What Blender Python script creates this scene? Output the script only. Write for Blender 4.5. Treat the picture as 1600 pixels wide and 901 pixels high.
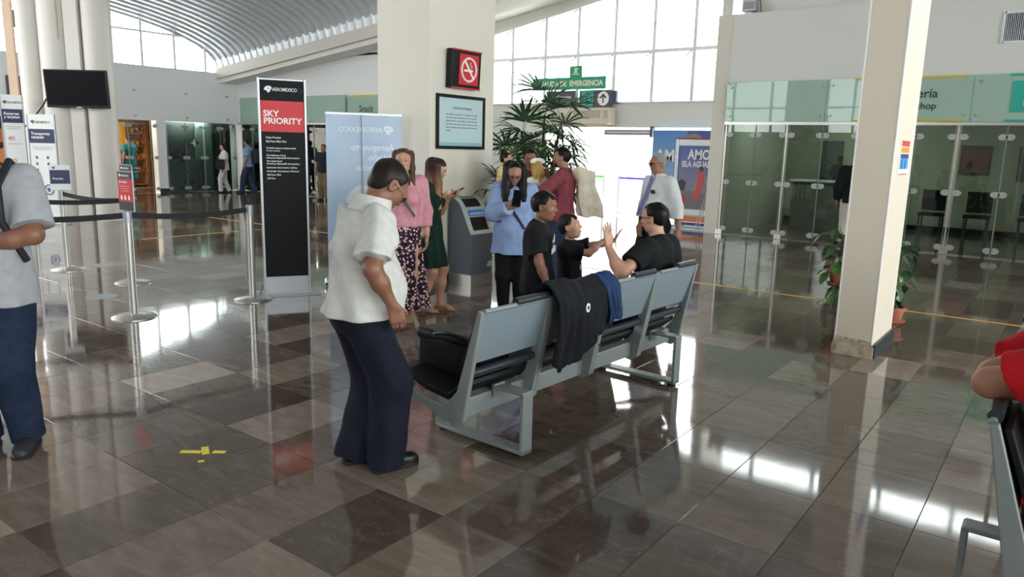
import bpy, bmesh, math, random
import numpy as np
from mathutils import Vector, Matrix, Euler

for _o in list(bpy.data.objects):
    bpy.data.objects.remove(_o)
SC = bpy.context.scene
COL = SC.collection
random.seed(7)
R = math.radians

# ------------------------------------------------------------------ camera
# building axes: the storefront wall runs along X, the hall along Y, eye height 1.57 m
cam_d = bpy.data.cameras.new('camera')
cam_d.sensor_fit = 'HORIZONTAL'
cam_d.sensor_width = 36.0
cam_d.lens = 36.0 * 1164.225 / 1600.0
cam_d.clip_start = 0.05
cam_d.clip_end = 200
CAM = bpy.data.objects.new('camera', cam_d)
COL.objects.link(CAM)
_rt = Vector((0.79886514, 0.60098577, 0.02511162))
_up = Vector((-0.13143522, 0.13366803, 0.98227167))
_fw = Vector((-0.58697468, 0.78800315, -0.18577342))
CAM.matrix_world = Matrix(((_rt.x, _up.x, -_fw.x, 0.0), (_rt.y, _up.y, -_fw.y, 0.0),
                           (_rt.z, _up.z, -_fw.z, 1.57), (0, 0, 0, 1)))
SC.camera = CAM

# ------------------------------------------------------------------ daylight and exposure
W = bpy.data.worlds.new('overcast_sky')
SC.world = W
W.use_nodes = True
_bg = W.node_tree.nodes['Background']
_bg.inputs['Color'].default_value = (1.0, 0.982, 0.962, 1)
_bg.inputs['Strength'].default_value = 5.5
SC.view_settings.view_transform = 'Standard'
SC.view_settings.look = 'None'
SC.view_settings.gamma = 1.0
SC.view_settings.exposure = 0.93
try:
    SC.view_settings.use_curve_mapping = False
except Exception:
    pass


def portal(name, loc, target, sx, sy):
    """guides the sampling of sky light through an opening; gives no light of its own"""
    l = bpy.data.lights.new(name, 'AREA')
    l.shape = 'RECTANGLE'
    l.size, l.size_y = sx, sy
    l.cycles.is_portal = True
    o = bpy.data.objects.new(name, l)
    COL.objects.link(o)
    o.location = loc
    o.rotation_euler = (Vector(target) - Vector(loc)).to_track_quat('-Z', 'Y').to_euler()
    return o


portal('sky_portal_exit', (-9.2, 16.2, 2.6), (-9.2, 10, 2.6), 6.8, 5.6)
portal('sky_portal_clerestory', (-0.4, 14.9, 4.95), (-0.4, 10, 4.95), 10.8, 0.9)
portal('sky_portal_gable', (-21.9, 8.0, 5.0), (-10, 8, 5.0), 13.0, 3.0)
portal('sky_portal_back', (-14.0, -6.3, 3.75), (-14, 0, 3.75), 15.6, 2.5)
portal('sky_portal_roof', (-18.0, 0.6, 6.1), (-18.0, 0.6, 0), 5.2, 8.4)
portal('sky_portal_side', (5.3, 3.5, 2.5), (0, 3.5, 2.5), 17.0, 3.4)

# ------------------------------------------------------------------ materials


def lin(c):
    out = []
    for v in c[:3]:
        v = v / 255.0
        out.append(v / 12.92 if v <= 0.04045 else ((v + 0.055) / 1.055) ** 2.4)
    return (out[0], out[1], out[2], 1.0)


_mats = {}


def mat(name, rgb, rough=0.5, metal=0.0, spec=0.5, noise=None, bump=None, coat=0.0, trans=0.0, emit=None, sheen=0.0):
    """procedural principled material. noise=(scale, rgb2, detail) ; bump=(scale, strength)"""
    if name in _mats:
        return _mats[name]
    m = bpy.data.materials.new(name)
    m.use_nodes = True
    nt = m.node_tree
    b = nt.nodes['Principled BSDF']
    b.inputs['Base Color'].default_value = lin(rgb)
    b.inputs['Roughness'].default_value = rough
    b.inputs['Metallic'].default_value = metal
    b.inputs['Specular IOR Level'].default_value = spec
    b.inputs['Coat Weight'].default_value = coat
    b.inputs['Transmission Weight'].default_value = trans
    b.inputs['Sheen Weight'].default_value = sheen
    if emit:
        b.inputs['Emission Color'].default_value = lin(emit[0])
        b.inputs['Emission Strength'].default_value = emit[1]
    if noise or bump:
        tc = nt.nodes.new('ShaderNodeTexCoord')
    if noise:
        n = nt.nodes.new('ShaderNodeTexNoise')
        n.inputs['Scale'].default_value = noise[0]
        n.inputs['Detail'].default_value = noise[2] if len(noise) > 2 else 3
        nt.links.new(tc.outputs['Object'], n.inputs['Vector'])
        r = nt.nodes.new('ShaderNodeValToRGB')
        r.color_ramp.elements[0].position = 0.35
        r.color_ramp.elements[1].position = 0.68
        r.color_ramp.elements[0].color = lin(rgb)
        r.color_ramp.elements[1].color = lin(noise[1])
        nt.links.new(n.outputs['Fac'], r.inputs['Fac'])
        nt.links.new(r.outputs['Color'], b.inputs['Base Color'])
    if bump:
        n2 = nt.nodes.new('ShaderNodeTexNoise')
        n2.inputs['Scale'].default_value = bump[0]
        n2.inputs['Detail'].default_value = 4
        nt.links.new(tc.outputs['Object'], n2.inputs['Vector'])
        bp = nt.nodes.new('ShaderNodeBump')
        bp.inputs['Strength'].default_value = bump[1]
        bp.inputs['Distance'].default_value = 0.01
        nt.links.new(n2.outputs['Fac'], bp.inputs['Height'])
        nt.links.new(bp.outputs['Normal'], b.inputs['Normal'])
    _mats[name] = m
    return m


def glass_mat(name, tint, refl=1.0, rough=0.0, opacity=0.0, body=(255, 255, 255)):
    """thin sheet glass: clear transmission with a tint and a Fresnel reflection, optional frosted body"""
    if name in _mats:
        return _mats[name]
    m = bpy.data.materials.new(name)
    m.use_nodes = True
    nt = m.node_tree
    nt.nodes.remove(nt.nodes['Principled BSDF'])
    out = nt.nodes['Material Output']
    tr = nt.nodes.new('ShaderNodeBsdfTransparent')
    tr.inputs['Color'].default_value = lin(tint)
    base = tr.outputs[0]
    if opacity > 0:
        df = nt.nodes.new('ShaderNodeBsdfDiffuse')
        df.inputs['Color'].default_value = lin(body)
        mx = nt.nodes.new('ShaderNodeMixShader')
        mx.inputs[0].default_value = opacity
        nt.links.new(tr.outputs[0], mx.inputs[1])
        nt.links.new(df.outputs[0], mx.inputs[2])
        base = mx.outputs[0]
    gl = nt.nodes.new('ShaderNodeBsdfGlossy')
    gl.inputs['Roughness'].default_value = rough
    fr = nt.nodes.new('ShaderNodeFresnel')
    fr.inputs['IOR'].default_value = 1.5
    mul = nt.nodes.new('ShaderNodeMath')
    mul.operation = 'MULTIPLY'
    mul.inputs[1].default_value = refl
    nt.links.new(fr.outputs[0], mul.inputs[0])
    mx2 = nt.nodes.new('ShaderNodeMixShader')
    nt.links.new(mul.outputs[0], mx2.inputs[0])
    nt.links.new(base, mx2.inputs[1])
    nt.links.new(gl.outputs[0], mx2.inputs[2])
    nt.links.new(mx2.outputs[0], out.inputs['Surface'])
    _mats[name] = m
    return m


M_WALL = mat('wall_paint_white', (226, 224, 218), 0.7, bump=(60, 0.03))
M_WALL2 = mat('wall_paint_warm', (222, 214, 202), 0.65, bump=(40, 0.05))
M_WALLG = mat('wall_paint_cool_grey', (232, 233, 234), 0.7)
M_WHITE = mat('white_enamel', (235, 236, 236), 0.35)
M_FRAME = mat('window_frame_white', (226, 228, 228), 0.45)
M_STEEL = mat('brushed_steel', (196, 194, 190), 0.32, 0.9)
M_CHROME = mat('polished_steel', (220, 220, 220), 0.12, 1.0)
M_BLACK = mat('black_plastic', (14, 15, 18), 0.45, spec=0.3)
M_BLACKG = mat('black_gloss', (8, 10, 16), 0.45, spec=0.08)
M_DARK = mat('dark_grey_metal', (60, 63, 68), 0.45, 0.3)
M_ALU = mat('silver_aluminium', (172, 174, 180), 0.35, 0.55)
M_RED = mat('red_print', (206, 32, 44), 0.5)
M_TEXTW = mat('white_print', (240, 240, 240), 0.6)
M_TEXTG = mat('grey_print', (92, 96, 100), 0.6)
M_NAVY = mat('navy_print', (48, 52, 92), 0.5)
M_YELLOW = mat('yellow_strip', (212, 184, 44), 0.5)
M_TEAL = mat('teal_sign', (38, 172, 152), 0.45)
M_GLASS = glass_mat('clear_window_glass', (244, 250, 250), 0.9)
M_DOORG = glass_mat('storefront_glass', (196, 208, 200), 1.1)
M_FRIEZE = glass_mat('green_frosted_glass', (176, 212, 196), 0.9, 0.02, 0.72, (190, 218, 202))
M_RUBBER = mat('black_rubber', (22, 22, 22), 0.7)
M_WOOD = mat('warm_shop_wood', (176, 128, 88), 0.5, noise=(3, (150, 102, 66), 4))

# ------------------------------------------------------------------ mesh helpers


class MB:
    """collects shapes and links them as one mesh object"""

    def __init__(self):
        self.v = []
        self.f = []

    def add(self, verts, faces):
        o = len(self.v)
        self.v += [tuple(p) for p in verts]
        self.f += [tuple(i + o for i in f) for f in faces]
        return self

    def box(self, c, s, rz=0.0, rx=0.0, ry=0.0):
        x, y, z = s[0] / 2, s[1] / 2, s[2] / 2
        vs = [Vector((a, b, d)) for a in (-x, x) for b in (-y, y) for d in (-z, z)]
        if rz or rx or ry:
            m = Euler((rx, ry, rz)).to_matrix()
            vs = [m @ p for p in vs]
        vs = [p + Vector(c) for p in vs]
        return self.add(vs, [(0, 1, 3, 2), (4, 6, 7, 5), (0, 4, 5, 1), (2, 3, 7, 6), (0, 2, 6, 4), (1, 5, 7, 3)])

    def tube(self, pts, r, n=8, cap=True):
        pts = [Vector(p) for p in pts]
        rs = r if isinstance(r, (list, tuple)) else [r] * len(pts)
        vs, fs = [], []
        prev = None
        for i, p in enumerate(pts):
            t = (pts[min(i + 1, len(pts) - 1)] - pts[max(i - 1, 0)])
            if t.length < 1e-9:
                t = Vector((0, 0, 1))
            t.normalize()
            ref = prev if prev is not None else (Vector((0, 0, 1)) if abs(t.z) < 0.9 else Vector((1, 0, 0)))
            a = (ref - t * ref.dot(t))
            if a.length < 1e-6:
                a = t.orthogonal()
            a.normalize()
            b = t.cross(a)
            prev = a
            for k in range(n):
                an = 2 * math.pi * k / n
                vs.append(p + (a * math.cos(an) + b * math.sin(an)) * rs[i])
        for i in range(len(pts) - 1):
            for k in range(n):
                fs.append((i * n + k, i * n + (k + 1) % n, (i + 1) * n + (k + 1) % n, (i + 1) * n + k))
        if cap:
            fs.append(tuple(range(n))[::-1])
            fs.append(tuple((len(pts) - 1) * n + k for k in range(n)))
        return self.add(vs, fs)

    def lathe(self, prof, c=(0, 0, 0), n=24, cap=True):
        vs, fs = [], []
        for (r, z) in prof:
            for k in range(n):
                a = 2 * math.pi * k / n
                vs.append((c[0] + r * math.cos(a), c[1] + r * math.sin(a), c[2] + z))
        for i in range(len(prof) - 1):
            for k in range(n):
                fs.append((i * n + k, i * n + (k + 1) % n, (i + 1) * n + (k + 1) % n, (i + 1) * n + k))
        if cap:
            fs.append(tuple(range(n))[::-1])
            fs.append(tuple((len(prof) - 1) * n + k for k in range(n)))
        return self.add(vs, fs)

    def prism(self, poly, axis, a, b):
        """extrude a 2D polygon along axis ('x','y','z') from a to b"""
        def P(u, v, w):
            return {'x': (w, u, v), 'y': (u, w, v), 'z': (u, v, w)}[axis]
        n = len(poly)
        vs = [P(u, v, a) for u, v in poly] + [P(u, v, b) for u, v in poly]
        fs = [tuple(range(n))[::-1], tuple(range(n, 2 * n))] + [(i, (i + 1) % n, n + (i + 1) % n, n + i) for i in range(n)]
        return self.add(vs, fs)

    def ball(self, c, r, nu=12, nv=8):
        r = r if isinstance(r, (list, tuple)) else (r, r, r)
        vs, fs = [], []
        for j in range(nv + 1):
            th = math.pi * j / nv
            for i in range(nu):
                ph = 2 * math.pi * i / nu
                vs.append((c[0] + r[0] * math.sin(th) * math.cos(ph), c[1] + r[1] * math.sin(th) * math.sin(ph), c[2] + r[2] * math.cos(th)))
        for j in range(nv):
            for i in range(nu):
                fs.append((j * nu + i, (j + 1) * nu + i, (j + 1) * nu + (i + 1) % nu, j * nu + (i + 1) % nu))
        return self.add(vs, fs)

    def mesh(self, name, m=None, smooth=False):
        me = bpy.data.meshes.new(name)
        me.from_pydata([tuple(p) for p in self.v], [], self.f)
        me.validate()
        bm = bmesh.new()
        bm.from_mesh(me)
        bmesh.ops.recalc_face_normals(bm, faces=bm.faces)
        bm.to_mesh(me)
        bm.free()
        if smooth:
            me.shade_smooth()
            try:
                me.set_sharp_from_angle(angle=R(40))
            except Exception:
                pass
        if m:
            me.materials.append(m)
        return me

    def build(self, name, m=None, parent=None, smooth=False, bevel=0.0):
        o = bpy.data.objects.new(name, self.mesh(name, m, smooth))
        COL.objects.link(o)
        if parent:
            o.parent = parent
        if bevel:
            b = o.modifiers.new('edge', 'BEVEL')
            b.width = bevel
            b.segments = 2
            b.limit_method = 'ANGLE'
        return o


def box(name, c, s, m, parent=None, bevel=0.0, rz=0.0, rx=0.0, ry=0.0):
    return MB().box(c, s, rz, rx, ry).build(name, m, parent, bevel=bevel)


def thing(name, label, cat, loc=(0, 0, 0), rz=0.0, group=None):
    o = bpy.data.objects.new(name, None)
    o.empty_display_size = 0.1
    COL.objects.link(o)
    o.location = loc
    o.rotation_euler = (0, 0, rz)
    o['label'] = label
    o['category'] = cat
    if group:
        o['group'] = group
    return o


def tag(o, label, cat, group=None, kind=None):
    o['label'] = label
    o['category'] = cat
    if group:
        o['group'] = group
    if kind:
        o['kind'] = kind
    return o


def struct(o):
    o['kind'] = 'structure'
    return o


def stuff(o):
    o['kind'] = 'stuff'
    return o


def struct_root(name, loc=(0, 0, 0), rz=0.0):
    o = bpy.data.objects.new(name, None)
    o.empty_display_size = 0.1
    COL.objects.link(o)
    o.location = loc
    o.rotation_euler = (0, 0, rz)
    o['kind'] = 'structure'
    return o


def copy_tree(o, parent=None):
    c = o.copy()
    COL.objects.link(c)
    if parent:
        c.parent = parent
    for ch in list(o.children):
        copy_tree(ch, c)
    return c


def text(body, size, parent, loc, m, align='LEFT', bold=0.0, name='lettering', rot=(90, 0, 0), sx=1.0, mirror=False, extrude=0.001, yalign='TOP_BASELINE', spacing=1.0):
    """flat lettering; by default it stands upright and is read from -Y"""
    cu = bpy.data.curves.new(name, 'FONT')
    cu.body = body
    cu.size = size
    cu.align_x = align
    cu.align_y = yalign
    cu.extrude = extrude
    cu.offset = bold * size
    cu.space_line = spacing
    cu.resolution_u = 3
    t = bpy.data.objects.new(name, cu)
    COL.objects.link(t)
    dg = bpy.context.evaluated_depsgraph_get()
    dg.update()
    me = bpy.data.meshes.new_from_object(t.evaluated_get(dg))
    bpy.data.objects.remove(t)
    bpy.data.curves.remove(cu)
    if mirror or sx != 1.0:
        me.transform(Matrix.Diagonal((-sx if mirror else sx, 1, 1, 1)))
        if mirror:
            me.flip_normals()
    me.materials.clear()
    me.materials.append(m)
    o = bpy.data.objects.new(name, me)
    COL.objects.link(o)
    o.parent = parent
    o.location = loc
    o.rotation_euler = tuple(R(a) for a in rot)
    return o

# ------------------------------------------------------------------ smooth solids (signed distance -> one continuous mesh)


def V3(*a):
    return np.array(a, dtype=np.float64)


def rotm(yaw=0, pitch=0, roll=0):
    """yaw about z, then pitch (positive looks down), then roll; columns = right, forward, up"""
    return np.array((Matrix.Rotation(yaw, 3, 'Z') @ Matrix.Rotation(-pitch, 3, 'X') @ Matrix.Rotation(roll, 3, 'Y')))


class SDF:
    def __init__(self):
        self.p = []

    def add(self, fn, lo, hi, k=0.02, op='u'):
        self.p.append((fn, np.array(lo), np.array(hi), k, op))
        return self

    def cone(self, a, b, ra, rb, k=0.02, op='u', cut=None, flat=None):
        a, b = np.array(a, float), np.array(b, float)
        ba = b - a
        L = max(float(ba @ ba), 1e-9)
        r = max(ra, rb)

        def fn(X, Y, Z):
            t = np.clip(((X - a[0]) * ba[0] + (Y - a[1]) * ba[1] + (Z - a[2]) * ba[2]) / L, 0, 1)
            dx, dy, dz = X - a[0] - t * ba[0], Y - a[1] - t * ba[1], Z - a[2] - t * ba[2]
            d = np.sqrt(dx * dx + dy * dy + dz * dz) - (ra + (rb - ra) * t)
            if cut is not None:
                q, n = cut
                d = np.maximum(d, (X - q[0]) * n[0] + (Y - q[1]) * n[1] + (Z - q[2]) * n[2])
            return d
        return self.add(fn, np.minimum(a, b) - r, np.maximum(a, b) + r, k, op)

    def ell(self, c, r, M=None, k=0.02, op='u'):
        c, r = np.array(c, float), np.array(r, float)
        M = np.eye(3) if M is None else np.array(M)
        ext = np.sqrt(((M * r) ** 2).sum(1))

        def fn(X, Y, Z):
            x, y, z = X - c[0], Y - c[1], Z - c[2]
            q = [M[0, i] * x + M[1, i] * y + M[2, i] * z for i in range(3)]
            k0 = np.sqrt(sum((q[i] / r[i]) ** 2 for i in range(3)))
            k1 = np.sqrt(sum((q[i] / r[i] ** 2) ** 2 for i in range(3))) + 1e-9
            return k0 * (k0 - 1) / k1
        return self.add(fn, c - ext, c + ext, k, op)

    def rbox(self, c, h, rad, M=None, k=0.02, op='u'):
        c, h = np.array(c, float), np.array(h, float)
        M = np.eye(3) if M is None else np.array(M)
        ext = np.abs(M) @ h

        def fn(X, Y, Z):
            x, y, z = X - c[0], Y - c[1], Z - c[2]
            q = [np.abs(M[0, i] * x + M[1, i] * y + M[2, i] * z) - h[i] + rad for i in range(3)]
            o = np.sqrt(sum(np.maximum(v, 0) ** 2 for v in q))
            return o + np.minimum(np.maximum(q[0], np.maximum(q[1], q[2])), 0) - rad
        return self.add(fn, c - ext, c + ext, k, op)

    def econe(self, c0, c1, r0, r1, k=0.02, op='u', pleat=(0, 0.0)):
        """elliptic cone between two heights; c=(x,y,z) r=(rx,ry); pleat=(count, depth) grows to the lower end c0"""
        c0, c1 = np.array(c0, float), np.array(c1, float)
        r0, r1 = np.array(r0, float), np.array(r1, float)
        mx = np.maximum(r0, r1) + abs(pleat[1])

        def fn(X, Y, Z):
            t = np.clip((Z - c0[2]) / (c1[2] - c0[2]), 0, 1)
            x, y = X - (c0[0] + (c1[0] - c0[0]) * t), Y - (c0[1] + (c1[1] - c0[1]) * t)
            rx, ry = r0[0] + (r1[0] - r0[0]) * t, r0[1] + (r1[1] - r0[1]) * t
            d = (np.sqrt((x / rx) ** 2 + (y / ry) ** 2) - 1) * np.minimum(rx, ry)
            if pleat[0]:
                d = d + pleat[1] * (1 - t) * np.sin(pleat[0] * np.arctan2(y / ry, x / rx) + 2.0 * np.sin(3 * Z))
            return np.maximum(d, np.maximum(c0[2] - Z, Z - c1[2]))
        lo = np.array([min(c0[0], c1[0]) - mx[0], min(c0[1], c1[1]) - mx[1], min(c0[2], c1[2])])
        hi = np.array([max(c0[0], c1[0]) + mx[0], max(c0[1], c1[1]) + mx[1], max(c0[2], c1[2])])
        return self.add(fn, lo, hi, k, op)

    def mesh(self, name, h, m=None, post=None, noise=None, smooth=True):
        adds = [p for p in self.p if p[4] == 'u']
        lo = np.min([p[1] for p in adds], 0) - 3 * h - 0.012
        hi = np.max([p[2] for p in adds], 0) + 3 * h + 0.012
        n = np.ceil((hi - lo) / h).astype(int) + 1
        ax = [lo[i] + h * np.arange(n[i]) for i in range(3)]
        F = np.full(n, 1e3, dtype=np.float32)
        for fn, a, b, k, op in self.p:
            mg = k + 3 * h + 0.01
            i0 = np.maximum(np.floor((a - mg - lo) / h).astype(int), 0)
            i1 = np.minimum(np.ceil((b + mg - lo) / h).astype(int) + 1, n)
            if np.any(i1 <= i0):
                continue
            sl = tuple(slice(i0[i], i1[i]) for i in range(3))
            X, Y, Z = ax[0][sl[0], None, None], ax[1][None, sl[1], None], ax[2][None, None, sl[2]]
            d = fn(X, Y, Z).astype(np.float32)
            c = F[sl]
            if op == 'u':
                hh = np.maximum(k - np.abs(c - d), 0) / max(k, 1e-6)
                F[sl] = np.minimum(c, d) - hh * hh * k * 0.25
            else:
                d = -d
                hh = np.maximum(k - np.abs(c - d), 0) / max(k, 1e-6)
                F[sl] = np.maximum(c, d) + hh * hh * k * 0.25
        X, Y, Z = ax[0][:, None, None], ax[1][None, :, None], ax[2][None, None, :]
        if noise:
            F = F + noise(X, Y, Z).astype(np.float32)
        if post:
            for g in post:
                F = np.maximum(F, g(X, Y, Z).astype(np.float32))
        v, q = surface_nets(F)
        me = bpy.data.meshes.new(name)
        if len(v) == 0:
            return me
        v = v * h + lo
        me.vertices.add(len(v))
        me.vertices.foreach_set('co', v.astype(np.float32).ravel())
        me.loops.add(len(q) * 4)
        me.loops.foreach_set('vertex_index', q.astype(np.int32).ravel())
        me.polygons.add(len(q))
        me.polygons.foreach_set('loop_start', np.arange(0, len(q) * 4, 4, dtype=np.int32))
        me.update(calc_edges=True)
        me.validate()
        if smooth:
            me.shade_smooth()
        if m:
            me.materials.append(m)
        return me

    def build(self, name, h, m, parent, **kw):
        o = bpy.data.objects.new(name, self.mesh(name, h, m, **kw))
        COL.objects.link(o)
        if parent:
            o.parent = parent
        return o


def surface_nets(F):
    F[0], F[-1], F[:, 0], F[:, -1], F[:, :, 0], F[:, :, -1] = (1.0,) * 6
    S = F < 0
    n = np.array(F.shape) - 1
    C = {}
    cnt = np.zeros(n, np.int8)
    for a in (0, 1):
        for b in (0, 1):
            for c in (0, 1):
                C[a, b, c] = (slice(a, n[0] + a), slice(b, n[1] + b), slice(c, n[2] + c))
                cnt += S[C[a, b, c]]
    act = (cnt > 0) & (cnt < 8)
    idx = np.argwhere(act)
    if len(idx) == 0:
        return np.zeros((0, 3)), np.zeros((0, 4), int)
    vid = np.full(n, -1, np.int64)
    vid[act] = np.arange(len(idx))
    pos = np.zeros((len(idx), 3))
    w = np.zeros(len(idx))
    val = {k: F[idx[:, 0] + k[0], idx[:, 1] + k[1], idx[:, 2] + k[2]].astype(np.float64) for k in C}
    for k0 in C:
        for d in range(3):
            if k0[d] == 0:
                k1 = list(k0)
                k1[d] = 1
                k1 = tuple(k1)
                a, b = val[k0], val[k1]
                cr = (a < 0) != (b < 0)
                t = np.where(cr, a / np.where(cr, a - b, 1), 0)
                p = np.array(k0, float)[None, :].repeat(len(idx), 0)
                p[:, d] += t
                pos[cr] += p[cr]
                w[cr] += 1
    v = pos / w[:, None] + idx
    qs = []
    for d in range(3):
        e, g = (d + 1) % 3, (d + 2) % 3
        s0 = [slice(1, n[i]) for i in range(3)]
        s0[d] = slice(0, n[d])
        s1 = list(s0)
        s1[d] = slice(1, n[d] + 1)
        A, B = S[tuple(s0)], S[tuple(s1)]
        for flip, msk in ((False, A & ~B), (True, ~A & B)):
            P = np.argwhere(msk)
            if len(P) == 0:
                continue
            P = P + np.array([0 if i == d else 1 for i in range(3)])
            ue, ug = np.zeros(3, int), np.zeros(3, int)
            ue[e], ug[g] = 1, 1
            c = [P - ue - ug, P - ug, P, P - ue]
            q = np.stack([vid[x[:, 0], x[:, 1], x[:, 2]] for x in c], 1)
            qs.append(q[:, ::-1] if flip else q)
    return v, np.concatenate(qs)


# ------------------------------------------------------------------ people
SKIN = {
    'tan': mat('skin_tan', (166, 118, 96), 0.5, noise=(9, (154, 105, 84), 3)),
    'brown': mat('skin_brown', (136, 92, 74), 0.5, noise=(9, (124, 80, 62), 3)),
    'light': mat('skin_light', (194, 148, 126), 0.5, noise=(9, (184, 134, 110), 3)),
    'deep': mat('skin_deep', (134, 84, 60), 0.5, noise=(9, (122, 74, 54), 3)),
}
M_EYE = mat('eye_white', (226, 222, 216), 0.25)
M_IRIS = mat('dark_iris', (34, 22, 16), 0.15)
M_LIP = mat('lip_rose', (156, 84, 78), 0.4)


def hair_mat(name, a, b, rough=0.45):
    """streaked hair: fine strands running down"""
    if name in _mats:
        return _mats[name]
    m = mat(name, a, rough, spec=0.2)
    nt = m.node_tree
    tc = nt.nodes.new('ShaderNodeTexCoord')
    mp = nt.nodes.new('ShaderNodeMapping')
    mp.inputs['Scale'].default_value = (110, 110, 7)
    n = nt.nodes.new('ShaderNodeTexNoise')
    n.inputs['Scale'].default_value = 1.0
    r = nt.nodes.new('ShaderNodeValToRGB')
    r.color_ramp.elements[0].position, r.color_ramp.elements[1].position = 0.3, 0.72
    r.color_ramp.elements[0].color, r.color_ramp.elements[1].color = lin(a), lin(b)
    bp = nt.nodes.new('ShaderNodeBump')
    bp.inputs['Strength'].default_value = 0.35
    bp.inputs['Distance'].default_value = 0.004
    nt.links.new(tc.outputs['Object'], mp.inputs['Vector'])
    nt.links.new(mp.outputs[0], n.inputs['Vector'])
    nt.links.new(n.outputs['Fac'], r.inputs['Fac'])
    nt.links.new(r.outputs['Color'], nt.nodes['Principled BSDF'].inputs['Base Color'])
    nt.links.new(n.outputs['Fac'], bp.inputs['Height'])
    nt.links.new(bp.outputs['Normal'], nt.nodes['Principled BSDF'].inputs['Normal'])
    return m


def ombre(name, top, low, z0, z1):
    """hair dyed lighter towards the ends"""
    m = hair_mat(name, top, top)
    nt = m.node_tree
    b = nt.nodes['Principled BSDF']
    src = b.inputs['Base Color'].links[0].from_socket
    tc = [x for x in nt.nodes if x.type == 'TEX_COORD'][0]
    sp = nt.nodes.new('ShaderNodeSeparateXYZ')
    nt.links.new(tc.outputs['Object'], sp.inputs[0])
    mr = nt.nodes.new('ShaderNodeMapRange')
    mr.inputs['From Min'].default_value, mr.inputs['From Max'].default_value = z0, z1
    nt.links.new(sp.outputs['Z'], mr.inputs['Value'])
    mx = nt.nodes.new('ShaderNodeMix')
    mx.data_type = 'RGBA'
    mx.inputs[6].default_value = lin(low)
    nt.links.new(mr.outputs['Result'], mx.inputs[0])
    nt.links.new(src, mx.inputs[7])
    nt.links.new(mx.outputs[2], b.inputs['Base Color'])
    return m


HAIR = {
    'black': hair_mat('hair_black', (9, 8, 8), (20, 17, 17)),
    'dark': hair_mat('hair_dark_brown', (20, 15, 13), (38, 28, 23)),
    'brown': hair_mat('hair_brown', (60, 38, 28), (96, 64, 46)),
    'blonde': hair_mat('hair_blonde', (150, 112, 58), (196, 158, 96)),
    'grey': hair_mat('hair_grey', (120, 118, 114), (176, 174, 170), 0.5),
}


def two_bone(a, b, l1, l2, pole):
    """joint between a and b on the side of pole; returns joint and reachable end"""
    a, b = np.array(a, float), np.array(b, float)
    d = b - a
    L = np.linalg.norm(d)
    m = (l1 + l2) * 0.995
    if L > m:
        b = a + d / L * m
        d = b - a
        L = m
    u = d / L
    x = (l1 * l1 - l2 * l2 + L * L) / (2 * L)
    hgt = math.sqrt(max(l1 * l1 - x * x, 0))
    p = np.array(pole, float)
    p = p - u * (p @ u)
    nn = np.linalg.norm(p)
    p = p / nn if nn > 1e-6 else np.array([0, 1, 0.])
    return a + u * x + p * hgt, b


def unit(v):
    v = np.array(v, float)
    return v / max(np.linalg.norm(v), 1e-9)


def add_hand(S, w, e1, e3, right, s, curl=0.35, spread=0.0, thumb=0.5):
    """palm, four unequal fingers and a thumb that leaves the side of the palm"""
    e1 = unit(e1)
    e3 = unit(np.array(e3) - e1 * (np.array(e3) @ e1))
    e2 = np.cross(e1, e3) if right else np.cross(e3, e1)
    offs = (0.030, 0.010, -0.011, -0.030)
    lens = (0.93, 1.0, 0.95, 0.77)
    for i in range(4):
        K = w + (0.092 - 0.004 * abs(i - 1)) * s * e1 + offs[i] * s * e2
        S.cone(w + 0.012 * s * e1 + offs[i] * 0.6 * s * e2, K, 0.0145 * s, 0.0118 * s, 0.012 * s)
        p, a = K, curl * 0.55
        for j, l in enumerate((0.044, 0.027, 0.021)):
            d = math.cos(a) * e1 + math.sin(a) * e3 + spread * (1.5 - i) * e2
            q = p + unit(d) * l * lens[i] * s
            S.cone(p, q, (0.0094 - 0.0008 * j) * s, (0.0088 - 0.0009 * j) * s, 0.004 * s)
            p, a = q, a + curl
    b = w + 0.028 * s * e1 + 0.026 * s * e2
    d1 = unit(0.75 * e1 + 0.65 * e2 + thumb * 0.5 * e3)
    m1 = b + 0.042 * s * d1
    d2 = unit(0.95 * e1 + 0.15 * e2 + thumb * 0.7 * e3)
    S.cone(w + 0.012 * s * e1 + 0.012 * s * e2, b, 0.015 * s, 0.0145 * s, 0.012 * s)
    S.cone(b, m1, 0.0125 * s, 0.0108 * s, 0.008 * s)
    S.cone(m1, m1 + 0.030 * s * d2, 0.0105 * s, 0.0088 * s, 0.004 * s)


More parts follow.
